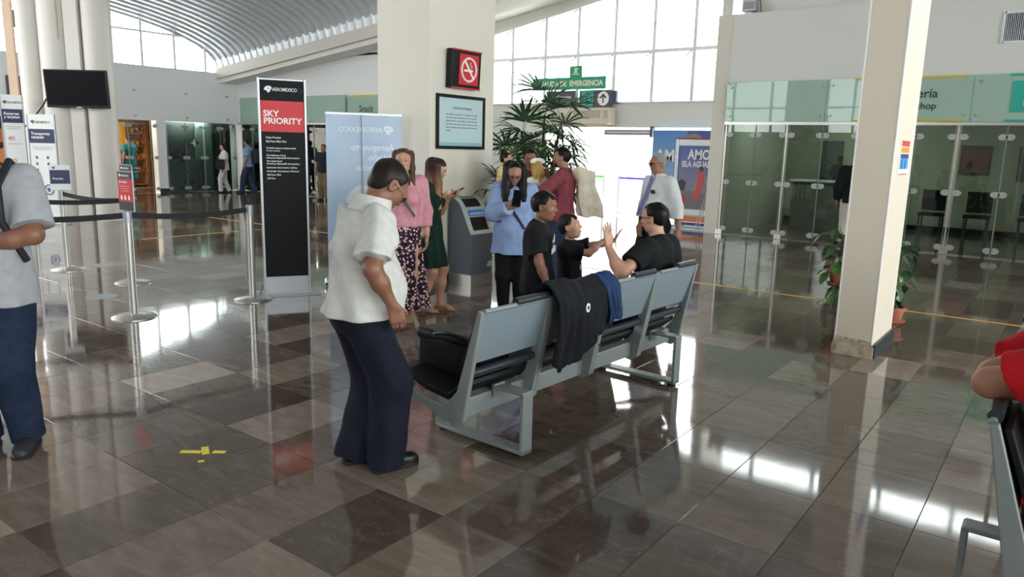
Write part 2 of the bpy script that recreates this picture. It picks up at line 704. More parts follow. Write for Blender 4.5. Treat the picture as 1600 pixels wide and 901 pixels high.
class Person:
    """one figure: skeleton in local coordinates (x right, y forward, z up), then skin and clothes"""

    def __init__(self, label, pos, face, Ht, h=0.009, fat=0.0, sex='m', lean=0.0, hunch=0.0, side=0.0, head=(0, 0, 0), headscale=1.0,
                 feet=None, pelvis=None, hands=(None, None), poles=(None, None), hdir=(None, None), hnorm=(None, None),
                 curl=(0.45, 0.45), spread=(0.0, 0.0), skin='tan', group=None, knees=(None, None), world=True, arm=1.0, name='person', cat='person', face_detail=True, base_z=0.0):
        self.root = thing(name, label, cat, (pos[0], pos[1], base_z), R(face - 90), group)
        self.s = s = Ht
        self.h = h
        self.fat, self.sex = fat, sex
        self.face = face
        self.pos = pos
        self.base_z = base_z
        self.skin = SKIN[skin]
        pz = 0.525 * s if pelvis is None else pelvis[2]
        px, py = (0, 0) if pelvis is None else (pelvis[0], pelvis[1])
        self.pc = pc = V3(px, py, pz)
        Rl = np.array(Matrix.Rotation(-R(lean), 3, 'X') @ Matrix.Rotation(R(side), 3, 'Y'))
        Rh = Rl @ np.array(Matrix.Rotation(-R(hunch), 3, 'X'))
        mid = V3(0, 0, 0.15) * s

        def T(x, y, z):                       # torso point given as a fraction of the height above the pelvis
            p = V3(x, y, z) * s
            if p[2] > mid[2]:
                return pc + Rl @ mid + Rh @ (p - mid)
            return pc + Rl @ p
        self.T = T
        self.Rl, self.Rh = Rl, Rh
        sw = 0.112 if sex == 'm' else (0.100 if sex == 'f' else 0.098)
        self.sh = [T(-sw, -0.008, 0.285), T(sw, -0.008, 0.285)]
        self.neck = T(0, -0.012, 0.315)
        hh = 0.132 * s * headscale
        self.hh = hh
        yaw, pit, rol = [R(a) for a in head]
        Rhd = np.array(Matrix.Rotation(yaw, 3, 'Z')) @ np.array(Matrix.Rotation(-R(lean + hunch) * 0.0 - pit, 3, 'X') @ Matrix.Rotation(rol, 3, 'Y'))
        self.Rhd, self.Ryaw = Rhd, np.array(Matrix.Rotation(yaw, 3, 'Z'))
        nb = self.neck + Rh @ (V3(0, 0.012, 0.022) * s)
        self.nb = nb
        Rnk = np.array(Matrix.Rotation(yaw, 3, 'Z')) @ np.array(Matrix.Rotation(-pit * (0.6 if pit > 0.5 else 1.0), 3, 'X'))
        self.hc = nb + Rnk @ (V3(0, 0.12, 0.56 if pit <= 0.5 else 0.50) * hh)
        # arms
        ua, fa = 0.168 * s * arm, 0.145 * s * arm
        self.el, self.wr, self.hd = [None, None], [None, None], []
        for i, sg in ((0, -1), (1, 1)):
            tgt = hands[i]
            if tgt is None:
                tgt = self.sh[i] + V3(sg * 0.035 * s, 0.03 * s, -0.30 * s)
            elif world:
                tgt = self.loc(tgt)
            pole = poles[i] if poles[i] is not None else V3(sg * 0.5, -1, -0.25)
            self.el[i], self.wr[i] = two_bone(self.sh[i], tgt, ua, fa, pole)
            d = unit(self.wr[i] - self.el[i])
            e1 = unit(hdir[i]) if hdir[i] is not None else d
            e3 = np.array(hnorm[i], float) if hnorm[i] is not None else V3(-sg, 0.0, 0.0)
            self.hd.append((e1, e3, curl[i], spread[i]))
        # legs
        self.hip = [pc + V3(-0.052, 0, -0.01) * s, pc + V3(0.052, 0, -0.01) * s]
        self.kn, self.an, self.fd = [None, None], [None, None], []
        for i, sg in ((0, -1), (1, 1)):
            if feet is None:
                f = (sg * 0.06 * s, 0.0, sg * -10.0)
            else:
                f = feet[i]
            fz = f[3] if len(f) > 3 else 0.0
            an = V3(f[0], f[1], 0.045 * s + fz)
            kp = knees[i] if knees[i] is not None else V3(0, 1, 0)
            self.kn[i], self.an[i] = two_bone(self.hip[i], an, 0.245 * s, 0.240 * s, kp)
            a = R(90 + f[2])
            self.fd.append(V3(math.cos(a), math.sin(a), 0))
        self.skin_body(face_detail)

    def loc(self, p):
        v = Matrix.Rotation(-R(self.face - 90), 3, 'Z') @ Vector((p[0] - self.pos[0], p[1] - self.pos[1], p[2] - self.base_z))
        return np.array(v)

    def H(self, x, y, z):
        return self.hc + self.Rhd @ (V3(x, y, z) * self.hh)

    def torso(self, S, t=0.0, k=0.045):
        s, f, T, Rl, Rh = self.s, self.fat, self.T, self.Rl, self.Rh
        fm = self.sex == 'f'
        S.ell(T(0, -0.006, 0.0), (0.094 * s + t + 0.012 * f, 0.070 * s + t + 0.012 * f, 0.078 * s + t), Rl, k)
        S.ell(T(0, 0.0 + 0.016 * f, 0.085), ((0.076 if fm else 0.082) * s + t + 0.022 * f, 0.058 * s + t + 0.034 * f, 0.10 * s + t), Rl, k)
        S.ell(T(0, -0.004, 0.205), ((0.088 if fm else 0.098) * s + t + 0.012 * f, 0.066 * s + t + 0.012 * f, 0.105 * s + t), Rh, k)
        S.cone(T(-0.075, -0.012, 0.275), T(0.075, -0.012, 0.275), 0.040 * s + t, 0.040 * s + t, k)
        S.cone(T(0, -0.014, 0.27), T(0, -0.012, 0.315), 0.05 * s + t, 0.034 * s + t * 0.6, k)
        if f > 0.3:
            S.ell(T(0, 0.026 + 0.02 * f, 0.062), (0.075 * s + t, 0.052 * s + 0.02 * f + t, 0.085 * s + t), Rl, k)
        if fm:
            for sg in (-1, 1):
                S.ell(T(sg * 0.045, 0.052, 0.205), (0.040 * s + t, 0.036 * s + t, 0.042 * s + t), Rh, 0.03)

    def skin_body(self, detail):
        s, hh = self.s, self.hh
        S = SDF()
        self.torso(S)
        for i in (0, 1):
            S.cone(self.sh[i], self.el[i], 0.032 * s, 0.0255 * s, 0.03 * s)
            S.cone(self.el[i], self.el[i] * 0.62 + self.wr[i] * 0.38, 0.0255 * s, 0.0255 * s, 0.02 * s)
            S.cone(self.el[i] * 0.62 + self.wr[i] * 0.38, self.wr[i], 0.0250 * s, 0.0165 * s, 0.02 * s)
            e1, e3, c, sp = self.hd[i]
            add_hand(S, self.wr[i], e1, e3, i == 1, s / 1.68, c, sp)
            S.cone(self.hip[i], self.kn[i], 0.054 * s, 0.034 * s, 0.04 * s)
            S.cone(self.kn[i], self.kn[i] * 0.6 + self.an[i] * 0.4 + V3(0, -0.008 * s, 0), 0.033 * s, 0.034 * s, 0.03 * s)
            S.cone(self.kn[i] * 0.6 + self.an[i] * 0.4 + V3(0, -0.008 * s, 0), self.an[i], 0.033 * s, 0.0205 * s, 0.03 * s)
            fd = self.fd[i]
            an = self.an[i]
            base = V3(an[0], an[1], an[2] - 0.045 * s)
            S.cone(an, base - fd * 0.022 * s + V3(0, 0, 0.022 * s), 0.021 * s, 0.020 * s, 0.02 * s)
            S.cone(an, base + fd * 0.075 * s + V3(0, 0, 0.019 * s), 0.021 * s, 0.016 * s, 0.02 * s)
            sd = V3(-fd[1], fd[0], 0)
            for j, (o, l) in enumerate(((0.017, 0.105), (0.006, 0.106), (-0.004, 0.10), (-0.013, 0.094), (-0.021, 0.086))):
                o = o * (1 if i == 1 else -1)
                S.cone(base + fd * 0.06 * s + sd * o * 0.8 * s + V3(0, 0, 0.014 * s), base + fd * l * s + sd * o * s + V3(0, 0, 0.010 * s),
                       0.010 * s, (0.0085 if j == 0 else 0.0065) * s, 0.006 * s)
        # neck and head
        S.cone(self.nb - self.Rh @ (V3(0, 0.01, 0.03) * s), self.H(0, -0.10, -0.25), 0.034 * s, 0.030 * s if self.sex == 'm' else 0.027 * s, 0.02 * s)
        E = lambda c, r, k=0.12, op='u': S.ell(self.H(*c), tuple(a * hh for a in r), self.Rhd, k * hh, op)
        E((0, -0.05, 0.13), (0.335, 0.42, 0.37))
        E((0, 0.10, -0.12), (0.272, 0.265, 0.33))
        E((0, 0.19, -0.36), (0.165, 0.15, 0.125))
        for sg in (-1, 1):
            E((sg * 0.155, 0.225, -0.09), (0.11, 0.105, 0.12))
            E((sg * 0.17, 0.02, -0.30), (0.10, 0.17, 0.12))
            E((sg * 0.335, -0.05, -0.02), (0.035, 0.095, 0.15), 0.03)
            E((sg * 0.352, -0.03, 0.0), (0.025, 0.05, 0.08), 0.03, 's')
        E((0, 0.325, 0.125), (0.23, 0.05, 0.05))
        S.cone(self.H(0, 0.355, 0.06), self.H(0, 0.435, -0.085), 0.035 * hh, 0.052 * hh, 0.05 * hh)
        for sg in (-1, 1):
            E((sg * 0.055, 0.385, -0.095), (0.045, 0.05, 0.04), 0.04)
            E((sg * 0.135, 0.395, 0.035), (0.082, 0.075, 0.05), 0.05, 's')
        E((0, 0.345, -0.235), (0.115, 0.055, 0.05), 0.06)
        S.build('body', self.h, self.skin, self.root)
        if detail:
            h2 = min(self.h, 0.006)
            for sg in (-1, 1):
                e = MB().ball((0, 0, 0), 0.062 * hh, 10, 8).build('eye', M_EYE, self.root, True)
                e.location = self.H(sg * 0.135, 0.29, 0.035)
                iris = MB().ball((0, 0, 0), (0.032 * hh, 0.014 * hh, 0.032 * hh), 10, 6).build('iris', M_IRIS, e, True)
                iris.location = self.Rhd @ V3(0, 0.053 * hh, -0.004 * hh)
                iris.rotation_euler = Matrix(self.Rhd.tolist()).to_euler()
            L = SDF()
            L.ell(self.H(0, 0.372, -0.215), (0.095 * hh, 0.035 * hh, 0.022 * hh), self.Rhd, 0.01 * hh)
            L.ell(self.H(0, 0.372, -0.258), (0.080 * hh, 0.038 * hh, 0.026 * hh), self.Rhd, 0.01 * hh)
            L.build('lips', 0.004, M_LIP, self.root)

    # ---------------------------------------------------------------- hair
    def hair(self, style, m, thick=1.0, hairline=0.30, brow=True, beard=None, locks=(), nape=-0.22, back=0.0, nl=0.13):
        hh, H = self.hh, self.H
        S = SDF()
        t = 0.035 * thick
        S.ell(H(0, -0.065 - back, 0.15), ((0.335 + t) * hh, (0.42 + t + back) * hh, (0.37 + t) * hh), self.Rhd, 0.05 * hh)
        tb = t if style == 'long' else 0.012
        S.ell(H(0, -0.16, -0.06), ((0.265 + tb) * hh, (0.27 + tb) * hh, (0.27 + tb) * hh), self.Rhd, 0.1 * hh)
        Ri = self.Rhd.T
        hc = self.hc

        def q(X, Y, Z):
            x, y, z = X - hc[0], Y - hc[1], Z - hc[2]
            return [(Ri[i, 0] * x + Ri[i, 1] * y + Ri[i, 2] * z) / hh for i in range(3)]
        yl = 0.07 if style != 'long' else 0.0

        def cutface(X, Y, Z):
            x, y, z = q(X, Y, Z)
            g = np.maximum(yl - y + 0.10 * np.sin(3.0 * z) - (0.10 * np.maximum(0, 1 - (np.abs(x) / 0.20) ** 2)) * 0, z - hairline - 0.06 * np.cos(9 * x))
            g2 = np.maximum(np.maximum(-0.14 - y, z - 0.10), 0.20 - np.abs(x)) if style != 'long' else np.full_like(g, 1.0)
            if style != 'long':      # temples, then the line falling from behind the ear to the nape
                g4 = np.maximum(np.maximum(0.16 - y, z - 0.42 + 0.5 * np.maximum(0, y - 0.16)), 0.17 - np.abs(x))
                g5 = np.maximum(z + nl - 0.6 * (y + 0.14), -0.55 - y + 0 * x)
                g2 = np.minimum(g2, np.minimum(g4, g5))
            g3 = np.maximum(-(y + 0.6), z - nape)
            return -np.minimum(np.minimum(g, g2), g3) * hh
        main = S.build('hair', self.h * 0.85, m, self.root, post=[cutface],
                       noise=lambda X, Y, Z: 0.003 * np.sin(70 * X + 9 * Z) * np.sin(64 * Y + 4 * X))
        if locks:
            L = SDF()
            for (a, b, r0, r1) in locks:
                p0 = H(*a)
                p1 = self.hc + self.Ryaw @ (V3(*b) * hh)
                pm = (p0 + p1) / 2 + self.Ryaw @ (V3(0, -0.04, 0.10) * hh)
                pm[0], pm[1] = 0.62 * p0[0] + 0.38 * p1[0], 0.62 * p0[1] + 0.38 * p1[1]
                L.cone(p0, pm, r0 * hh, (0.55 * r0 + 0.45 * r1) * hh, 0.10 * hh)
                L.cone(pm, p1, (0.55 * r0 + 0.45 * r1) * hh, r1 * hh, 0.10 * hh)
            L.build('long_hair', self.h * 0.85, m, self.root,
                    noise=lambda X, Y, Z: 0.0035 * np.sin(130 * X + 40 * Y) * np.sin(90 * Y - 30 * X + 6 * Z))
        if brow:
            B = MB()
            for sg in (-1, 1):
                B.tube([H(sg * 0.05, 0.375, 0.115), H(sg * 0.13, 0.365, 0.145), H(sg * 0.215, 0.305, 0.115)], [0.018 * hh, 0.02 * hh, 0.010 * hh], 6)
            B.build('eyebrows', m, self.root, True)
        if beard:
            B = SDF()
            B.ell(H(0, 0.11, -0.14), (0.283 * hh, 0.27 * hh, 0.335 * hh), self.Rhd, 0.1 * hh)
            B.ell(H(0, 0.195, -0.37), (0.18 * hh, 0.165 * hh, 0.14 * hh), self.Rhd, 0.1 * hh)
            B.ell(H(0, 0.375, -0.165), (0.11 * hh, 0.05 * hh, 0.022 * hh), self.Rhd, 0.03 * hh)

            def cutb(X, Y, Z):
                x, y, z = q(X, Y, Z)
                up = z + 0.17 + 0.9 * np.maximum(0, 0.17 - np.abs(x)) * 0 - np.where(np.abs(x) > 0.2, 0.16, 0.0)
                mouth = np.maximum(np.abs(x) - 0.10, np.abs(z + 0.235) - 0.05)
                mous = np.maximum(np.abs(x) - 0.12, np.maximum(np.abs(z + 0.165) - 0.03, 0.3 - y))
                g = np.minimum(up, mous)
                return np.maximum(np.maximum(g, -mouth), -(y + 0.02)) * hh
            B.build('beard', self.h * 0.85, beard, self.root, post=[cutb])
        return main

    def glasses(self, m=None):
        hh, H = self.hh, self.H
        G = MB()
        for sg in (-1, 1):
            G.tube([H(sg * 0.14 + 0.10 * math.cos(a), 0.42, 0.02 + 0.075 * math.sin(a)) for a in [2 * math.pi * k / 14 for k in range(15)]], 0.007 * hh, 5)
            G.tube([H(sg * 0.24, 0.42, 0.035), H(sg * 0.345, 0.30, 0.05), H(sg * 0.375, -0.05, 0.05)], 0.010 * hh, 5)
        G.tube([H(-0.04, 0.43, 0.03), H(0, 0.445, 0.04), H(0.04, 0.43, 0.03)], 0.010 * hh, 5)
        g = G.build('glasses', m or M_BLACK, self.root, True)
        for sg in (-1, 1):
            MB().prism([(0.095 * hh * math.cos(a), 0.07 * hh * math.sin(a)) for a in [2 * math.pi * k / 14 for k in range(14)]], 'y', -0.001, 0.001).build('lens', M_GLASS, g).matrix_local = \
                Matrix.Translation(H(sg * 0.14, 0.42, 0.02)) @ Matrix(self.Rhd.tolist()).to_4x4()
        return g

    # ---------------------------------------------------------------- clothes
    def folds(self, a=0.004):
        s = self.s
        return lambda X, Y, Z: a * (np.sin(21 * X / s + 17 * Z / s + 6 * np.sin(8 * Y)) * np.sin(13 * Z / s - 11 * Y / s + 3 * np.sin(9 * X)) +
                                    0.6 * np.sin(47 * X / s - 25 * Z / s) * np.sin(31 * Y / s + 19 * Z / s))

    def top(self, name, m, sleeve=0.6, t=0.014, hem=-0.06, loose=0.0, fold=0.004, sl_r=0.012, flare=0.0, tuck=False):
        """shirt, blouse or sweater; sleeve 0..1 upper arm, 1..2 down the forearm; hem relative to the pelvis in heights"""
        s, f = self.s, self.fat
        S = SDF()
        self.torso(S, t, 0.05)
        for i in (0, 1):
            a = unit(self.el[i] - self.sh[i])
            if sleeve > 0:
                fr = min(sleeve, 1.0)
                q = self.sh[i] + (self.el[i] - self.sh[i]) * fr
                if sleeve < 1:
                    S.cone(self.sh[i] - a * 0.01, q + a * 0.04, 0.036 * s + t, 0.034 * s + sl_r + 0.5 * t, 0.04, cut=(q, a))
                else:
                    S.cone(self.sh[i], self.el[i], 0.034 * s + t, 0.027 * s + sl_r, 0.04)
                    b = unit(self.wr[i] - self.el[i])
                    q2 = self.el[i] + (self.wr[i] - self.el[i]) * (sleeve - 1)
                    S.cone(self.el[i], q2 + b * 0.04, 0.027 * s + sl_r, 0.020 * s + sl_r, 0.03, cut=(q2, b))
        hz = self.pc[2] + hem * s
        w = 0.092 * s + t + loose
        d = 0.068 * s + t + loose + 0.02 * f
        S.econe((self.pc[0], self.pc[1] + 0.010 * f, hz), self.T(0, 0.006 * f, 0.20), (w + flare + 0.012 * f, d + flare), (0.080 * s + t * 0.5, 0.050 * s + t * 0.5), 0.06, pleat=(7, 0.006 if loose or flare else 0.0))
        self.top_obj = S.build(name, self.h, m, self.root, post=[lambda X, Y, Z: hz - Z + 0 * X + 0 * Y], noise=self.folds(fold))
        return self.top_obj

    def front(self, x, z, off=0.004):
        """point on the front of the top garment at body-relative x, z (fractions of the height above the pelvis)"""
        p = self.T(x, 0, z)
        me = self.top_obj.data
        co = np.empty(len(me.vertices) * 3, np.float32)
        me.vertices.foreach_get('co', co)
        co = co.reshape(-1, 3)
        d = np.hypot(co[:, 0] - p[0], co[:, 2] - p[2])
        near = co[d < max(0.02, 2.2 * self.h)]
        y = near[:, 1].max() if len(near) else p[1] + 0.1
        return V3(p[0], y + off, p[2])

    def trousers(self, name, m, r=0.0, cuff=0.025, fold=0.004, top=0.085, knee=0.036, ankle=0.034):
        s = self.s
        S = SDF()
        t = 0.010
        S.ell(self.pc + V3(0, -0.006 * s, 0), (0.094 * s + t + 0.012 * self.fat, 0.070 * s + t + 0.015 * self.fat, 0.085 * s), None, 0.04)
        S.econe(self.pc + V3(0, 0, 0.0), self.T(0, 0.006 * self.fat, top), (0.09 * s + t, 0.066 * s + t + 0.02 * self.fat), (0.082 * s + t + 0.015 * self.fat, 0.060 * s + t + 0.03 * self.fat), 0.04)
        for i in (0, 1):
            S.cone(self.hip[i], self.kn[i], 0.058 * s + r + 0.006 * self.fat, (knee + 0.006) * s + r, 0.035)
            d = unit(self.an[i] - self.kn[i])
            q = self.an[i] + d * (0.045 - cuff) * s
            S.cone(self.kn[i], q + d * 0.03, (knee + 0.006) * s + r, ankle * s + r, 0.03, cut=(q, d))
        return S.build(name, self.h, m, self.root, noise=self.folds(fold))

    def skirt(self, name, m, top, hem, r0, r1, pleat=(9, 0.012), c=(0, 0), fold=0.002):
        s = self.s
        S = SDF()
        a = self.T(0, 0, top)
        S.econe((self.pc[0] + c[0], self.pc[1] + c[1], hem * s), (a[0], a[1], a[2]), r1, r0, 0.02, pleat=pleat)
        S.ell(self.pc, (0.10 * s, 0.08 * s, 0.08 * s), None, 0.04)
        return S.build(name, self.h, m, self.root, noise=self.folds(fold), post=[lambda X, Y, Z: hem * s - Z + 0 * X + 0 * Y])

    def shoes(self, m, kind='shoe', sole=None):
        s = self.s
        for i in (0, 1):
            fd, an = self.fd[i], self.an[i]
            b = V3(an[0], an[1], an[2] - 0.045 * s)
            S = SDF()
            fl = b[2]
            if kind == 'sandal':
                S.cone(b - fd * 0.032 * s + V3(0, 0, 0.004), b + fd * 0.105 * s + V3(0, 0, 0.004), 0.022 * s, 0.026 * s, 0.01)
                o = S.build('sandal', 0.005, m, self.root, post=[lambda X, Y, Z: Z - fl - 0.010 + 0 * X + 0 * Y, lambda X, Y, Z: fl - Z + 0 * X + 0 * Y])
                sd = V3(-fd[1], fd[0], 0)
                MB().tube([b + fd * 0.06 * s + sd * 0.026 * s + V3(0, 0, 0.006), b + fd * 0.055 * s + V3(0, 0, 0.040 * s), b + fd * 0.05 * s - sd * 0.026 * s + V3(0, 0, 0.006)], 0.005, 6).build('strap', m, o, True)
                continue
            S.cone(b - fd * 0.020 * s + V3(0, 0, 0.026 * s), b + fd * 0.085 * s + V3(0, 0, 0.016 * s), 0.028 * s, 0.027 * s, 0.02)
            S.cone(b - fd * 0.018 * s + V3(0, 0, 0.03 * s), b - fd * 0.008 * s + V3(0, 0, 0.062 * s), 0.026 * s, 0.026 * s, 0.02)
            S.cone(b + fd * 0.10 * s + V3(0, 0, 0.014 * s), b + fd * 0.085 * s + V3(0, 0, 0.014 * s), 0.022 * s, 0.026 * s, 0.01)
            o = S.build('shoe', 0.006, m, self.root, post=[lambda X, Y, Z: fl + 0.012 - Z + 0 * X + 0 * Y, lambda X, Y, Z: Z - fl - 0.075 * s + 0 * X + 0 * Y])
            L = SDF()
            L.cone(b - fd * 0.022 * s + V3(0, 0, 0.01), b + fd * 0.09 * s + V3(0, 0, 0.01), 0.030 * s, 0.030 * s, 0.01)
            L.build('sole', 0.006, sole or M_RUBBER, o, post=[lambda X, Y, Z: Z - fl - 0.016 + 0 * X + 0 * Y, lambda X, Y, Z: fl - Z + 0 * X + 0 * Y])

    def collar(self, m, r=0.040, hgt=0.030, spread=1.25):
        s = self.s
        G = MB()
        c0, c1 = self.neck + self.Rh @ (V3(0, 0.002, -0.004) * s), self.neck + self.Rh @ (V3(0, 0.010, hgt) * s)
        n = 20
        vs = []
        for (c, rr) in ((c0, r * s * spread), (c1, r * s), (c1, (r - 0.004) * s), (c0, (r - 0.004) * s)):
            for k in range(n):
                a = math.pi / 2 + 0.16 + (2 * math.pi - 0.32) * k / (n - 1)
                vs.append(c + self.Rh @ V3(rr * math.cos(a), rr * math.sin(a) * 0.92, 0))
        fs = []
        for i in range(3):
            for k in range(n - 1):
                fs.append((i * n + k, i * n + k + 1, (i + 1) * n + k + 1, (i + 1) * n + k))
        G.add(vs, fs)
        return G.build('collar', m, self.root, True)

# ------------------------------------------------------------------ polished stone floor
TX0, TXS = -0.366, 0.4084      # tile edges along X
TY0, TYS = 1.632, 0.5983       # tile edges along Y


def stone_mat():
    """polished marble; the tone of each slab is read from the object (single tiles) or from a face attribute (joined tiles)"""
    out = []
    for name, kind in (('polished_stone_tile', 'OBJECT'), ('polished_stone_far', 'GEOMETRY')):
        m = bpy.data.materials.new(name)
        m.use_nodes = True
        nt = m.node_tree
        b = nt.nodes['Principled BSDF']
        geo = nt.nodes.new('ShaderNodeNewGeometry')
        at = nt.nodes.new('ShaderNodeAttribute')
        at.attribute_type = kind
        at.attribute_name = 'tone'
        seed = nt.nodes.new('ShaderNodeMath')
        seed.operation = 'MULTIPLY'
        seed.inputs[1].default_value = 37.0
        nt.links.new(at.outputs['Fac'], seed.inputs[0])
        cmb = nt.nodes.new('ShaderNodeCombineXYZ')
        nt.links.new(seed.outputs[0], cmb.inputs['Z'])
        addv = nt.nodes.new('ShaderNodeVectorMath')
        nt.links.new(geo.outputs['Position'], addv.inputs[0])
        nt.links.new(cmb.outputs[0], addv.inputs[1])
        mp = nt.nodes.new('ShaderNodeMapping')
        mp.inputs['Scale'].default_value = (2.2, 9.0, 1.0)
        mp.inputs['Rotation'].default_value = (0, 0, R(-28))
        nt.links.new(addv.outputs[0], mp.inputs['Vector'])
        n1 = nt.nodes.new('ShaderNodeTexNoise')
        n1.inputs['Scale'].default_value = 1.4
        n1.inputs['Detail'].default_value = 7
        n1.inputs['Roughness'].default_value = 0.62
        n1.inputs['Distortion'].default_value = 0.9
        nt.links.new(mp.outputs[0], n1.inputs['Vector'])
        base = nt.nodes.new('ShaderNodeValToRGB')
        e = base.color_ramp.elements
        e[0].position, e[0].color = 0.0, lin((64, 53, 46))
        e[1].position, e[1].color = 1.0, lin((210, 193, 180))
        for p, c in ((0.25, (94, 80, 70)), (0.5, (132, 116, 104)), (0.75, (172, 153, 140))):
            x = e.new(p)
            x.color = lin(c)
        ma = nt.nodes.new('ShaderNodeMath')
        ma.operation = 'MULTIPLY_ADD'
        ma.inputs[1].default_value = 0.46
        ma.inputs[2].default_value = -0.23
        nt.links.new(n1.outputs['Fac'], ma.inputs[0])
        ad = nt.nodes.new('ShaderNodeMath')
        ad.use_clamp = True
        nt.links.new(at.outputs['Fac'], ad.inputs[0])
        nt.links.new(ma.outputs[0], ad.inputs[1])
        nt.links.new(ad.outputs[0], base.inputs['Fac'])
        # pale veins
        v = nt.nodes.new('ShaderNodeTexNoise')
        v.inputs['Scale'].default_value = 2.6
        v.inputs['Detail'].default_value = 6
        v.inputs['Distortion'].default_value = 1.6
        nt.links.new(addv.outputs[0], v.inputs['Vector'])
        ab = nt.nodes.new('ShaderNodeMath')
        ab.operation = 'SUBTRACT'
        ab.inputs[1].default_value = 0.5
        nt.links.new(v.outputs['Fac'], ab.inputs[0])
        ab2 = nt.nodes.new('ShaderNodeMath')
        ab2.operation = 'ABSOLUTE'
        nt.links.new(ab.outputs[0], ab2.inputs[0])
        vr = nt.nodes.new('ShaderNodeMapRange')
        vr.inputs['From Min'].default_value, vr.inputs['From Max'].default_value = 0.0, 0.007
        vr.inputs['To Min'].default_value, vr.inputs['To Max'].default_value = 0.16, 0.0
        nt.links.new(ab2.outputs[0], vr.inputs['Value'])
        mx = nt.nodes.new('ShaderNodeMix')
        mx.data_type = 'RGBA'
        mx.inputs[7].default_value = lin((170, 158, 148))
        nt.links.new(vr.outputs['Result'], mx.inputs[0])
        nt.links.new(base.outputs['Color'], mx.inputs[6])
        nt.links.new(mx.outputs[2], b.inputs['Base Color'])
        b.inputs['Roughness'].default_value = 0.13
        b.inputs['Specular IOR Level'].default_value = 0.72
        # slight unevenness of the polish
        w = nt.nodes.new('ShaderNodeTexNoise')
        w.inputs['Scale'].default_value = 5.0
        w.inputs['Detail'].default_value = 2
        nt.links.new(geo.outputs['Position'], w.inputs['Vector'])
        rr = nt.nodes.new('ShaderNodeMapRange')
        rr.inputs['To Min'].default_value, rr.inputs['To Max'].default_value = 0.035, 0.085
        nt.links.new(w.outputs['Fac'], rr.inputs['Value'])
        nt.links.new(rr.outputs['Result'], b.inputs['Roughness'])
        bp = nt.nodes.new('ShaderNodeBump')
        bp.inputs['Strength'].default_value = 0.06
        bp.inputs['Distance'].default_value = 0.003
        nt.links.new(w.outputs['Fac'], bp.inputs['Height'])
        nt.links.new(bp.outputs['Normal'], b.inputs['Normal'])
        out.append(m)
    return out


M_STONE, M_STONE_FAR = stone_mat()
M_GROUT = mat('stone_grout', (142, 132, 122), 0.6)

FX0, FX1, FY0, FY1 = -24.0, 5.2, -6.2, 15.9
floor = MB().box(((FX0 + FX1) / 2, (FY0 + FY1) / 2, -0.054), (FX1 - FX0, FY1 - FY0, 0.10)).build('floor', M_GROUT)
struct(floor)

# tones of the slabs nearest the camera, as laid (column, row): 0 dark, 1 pale
TONES = {}
TONES.update({k_: 0.30 + (v_ - 0.30) * 0.8 for k_, v_ in {(-1, 2): 0.36, (-1, 3): 0.45, (-1, 4): 0.66, (-1, 5): 0.5, (0, 2): 0.24, (0, 3): 0.3, (0, 4): 0.28, (0, 5): 0.32, (0, 6): 0.36, (0, 7): 0.3, (1, 1): 0.2, (1, 2): 0.45, (1, 3): 0.36, (1, 4): 0.22, (1, 5): 0.18, (1, 6): 0.2, (1, 7): 0.62, (2, 1): 0.1, (2, 2): 0.34, (2, 3): 0.36, (2, 4): 0.43, (2, 5): 0.34, (2, 6): 0.5, (2, 7): 0.28, (3, 0): 0.4, (3, 1): 0.22, (3, 2): 0.22, (3, 3): 0.36, (3, 4): 0.36, (3, 5): 0.28, (3, 6): 0.22, (3, 7): 0.24, (4, -1): 0.5, (4, 0): 0.12, (4, 1): 0.5, (4, 2): 0.12, (4, 3): 0.24, (4, 4): 0.26, (4, 5): 0.3, (4, 6): 0.26, (5, -2): 0.2, (5, -1): 0.4, (5, 0): 0.36, (5, 1): 0.5, (5, 2): 0.5, (5, 3): 0.3, (6, -2): 0.4, (6, -1): 0.24, (6, 0): 0.22, (6, 1): 0.3, (6, 2): 0.55, (6, 3): 0.34, (7, -2): 0.7, (7, -1): 0.45, (7, 0): 0.2, (7, 1): 0.62, (7, 2): 0.4, (8, -2): 0.7, (8, -1): 0.5, (8, 0): 0.3, (8, 1): 0.14, (8, 2): 0.3, (9, -1): 0.4, (9, 0): 0.24, (9, 1): 0.33, (9, 2): 0.62, (9, 3): 0.3, (10, -1): 0.35, (10, 0): 0.46, (10, 1): 0.85, (10, 2): 0.3, (10, 3): 0.2, (10, 4): 0.2, (11, 0): 0.42, (11, 1): 0.34, (11, 2): 0.24, (11, 3): 0.6, (11, 4): 0.5, (12, 0): 0.38, (12, 1): 0.4, (12, 2): 0.3, (12, 3): 0.25, (13, 0): 0.3, (13, 1): 0.26, (14, 1): 0.3}.items()})


def tile_box():
    a, b, t = TXS / 2 - 0.0012, TYS / 2 - 0.0012, 0.012
    mb = MB()
    c = 0.0015
    mb.add([(-a, -b, -t), (a, -b, -t), (a, b, -t), (-a, b, -t), (-a, -b, -c), (a, -b, -c), (a, b, -c), (-a, b, -c),
            (-a + c, -b + c, 0), (a - c, -b + c, 0), (a - c, b - c, 0), (-a + c, b - c, 0)],
           [(3, 2, 1, 0), (0, 1, 5, 4), (1, 2, 6, 5), (2, 3, 7, 6), (3, 0, 4, 7), (4, 5, 9, 8), (5, 6, 10, 9), (6, 7, 11, 10), (7, 4, 8, 11), (8, 9, 10, 11)])
    return mb


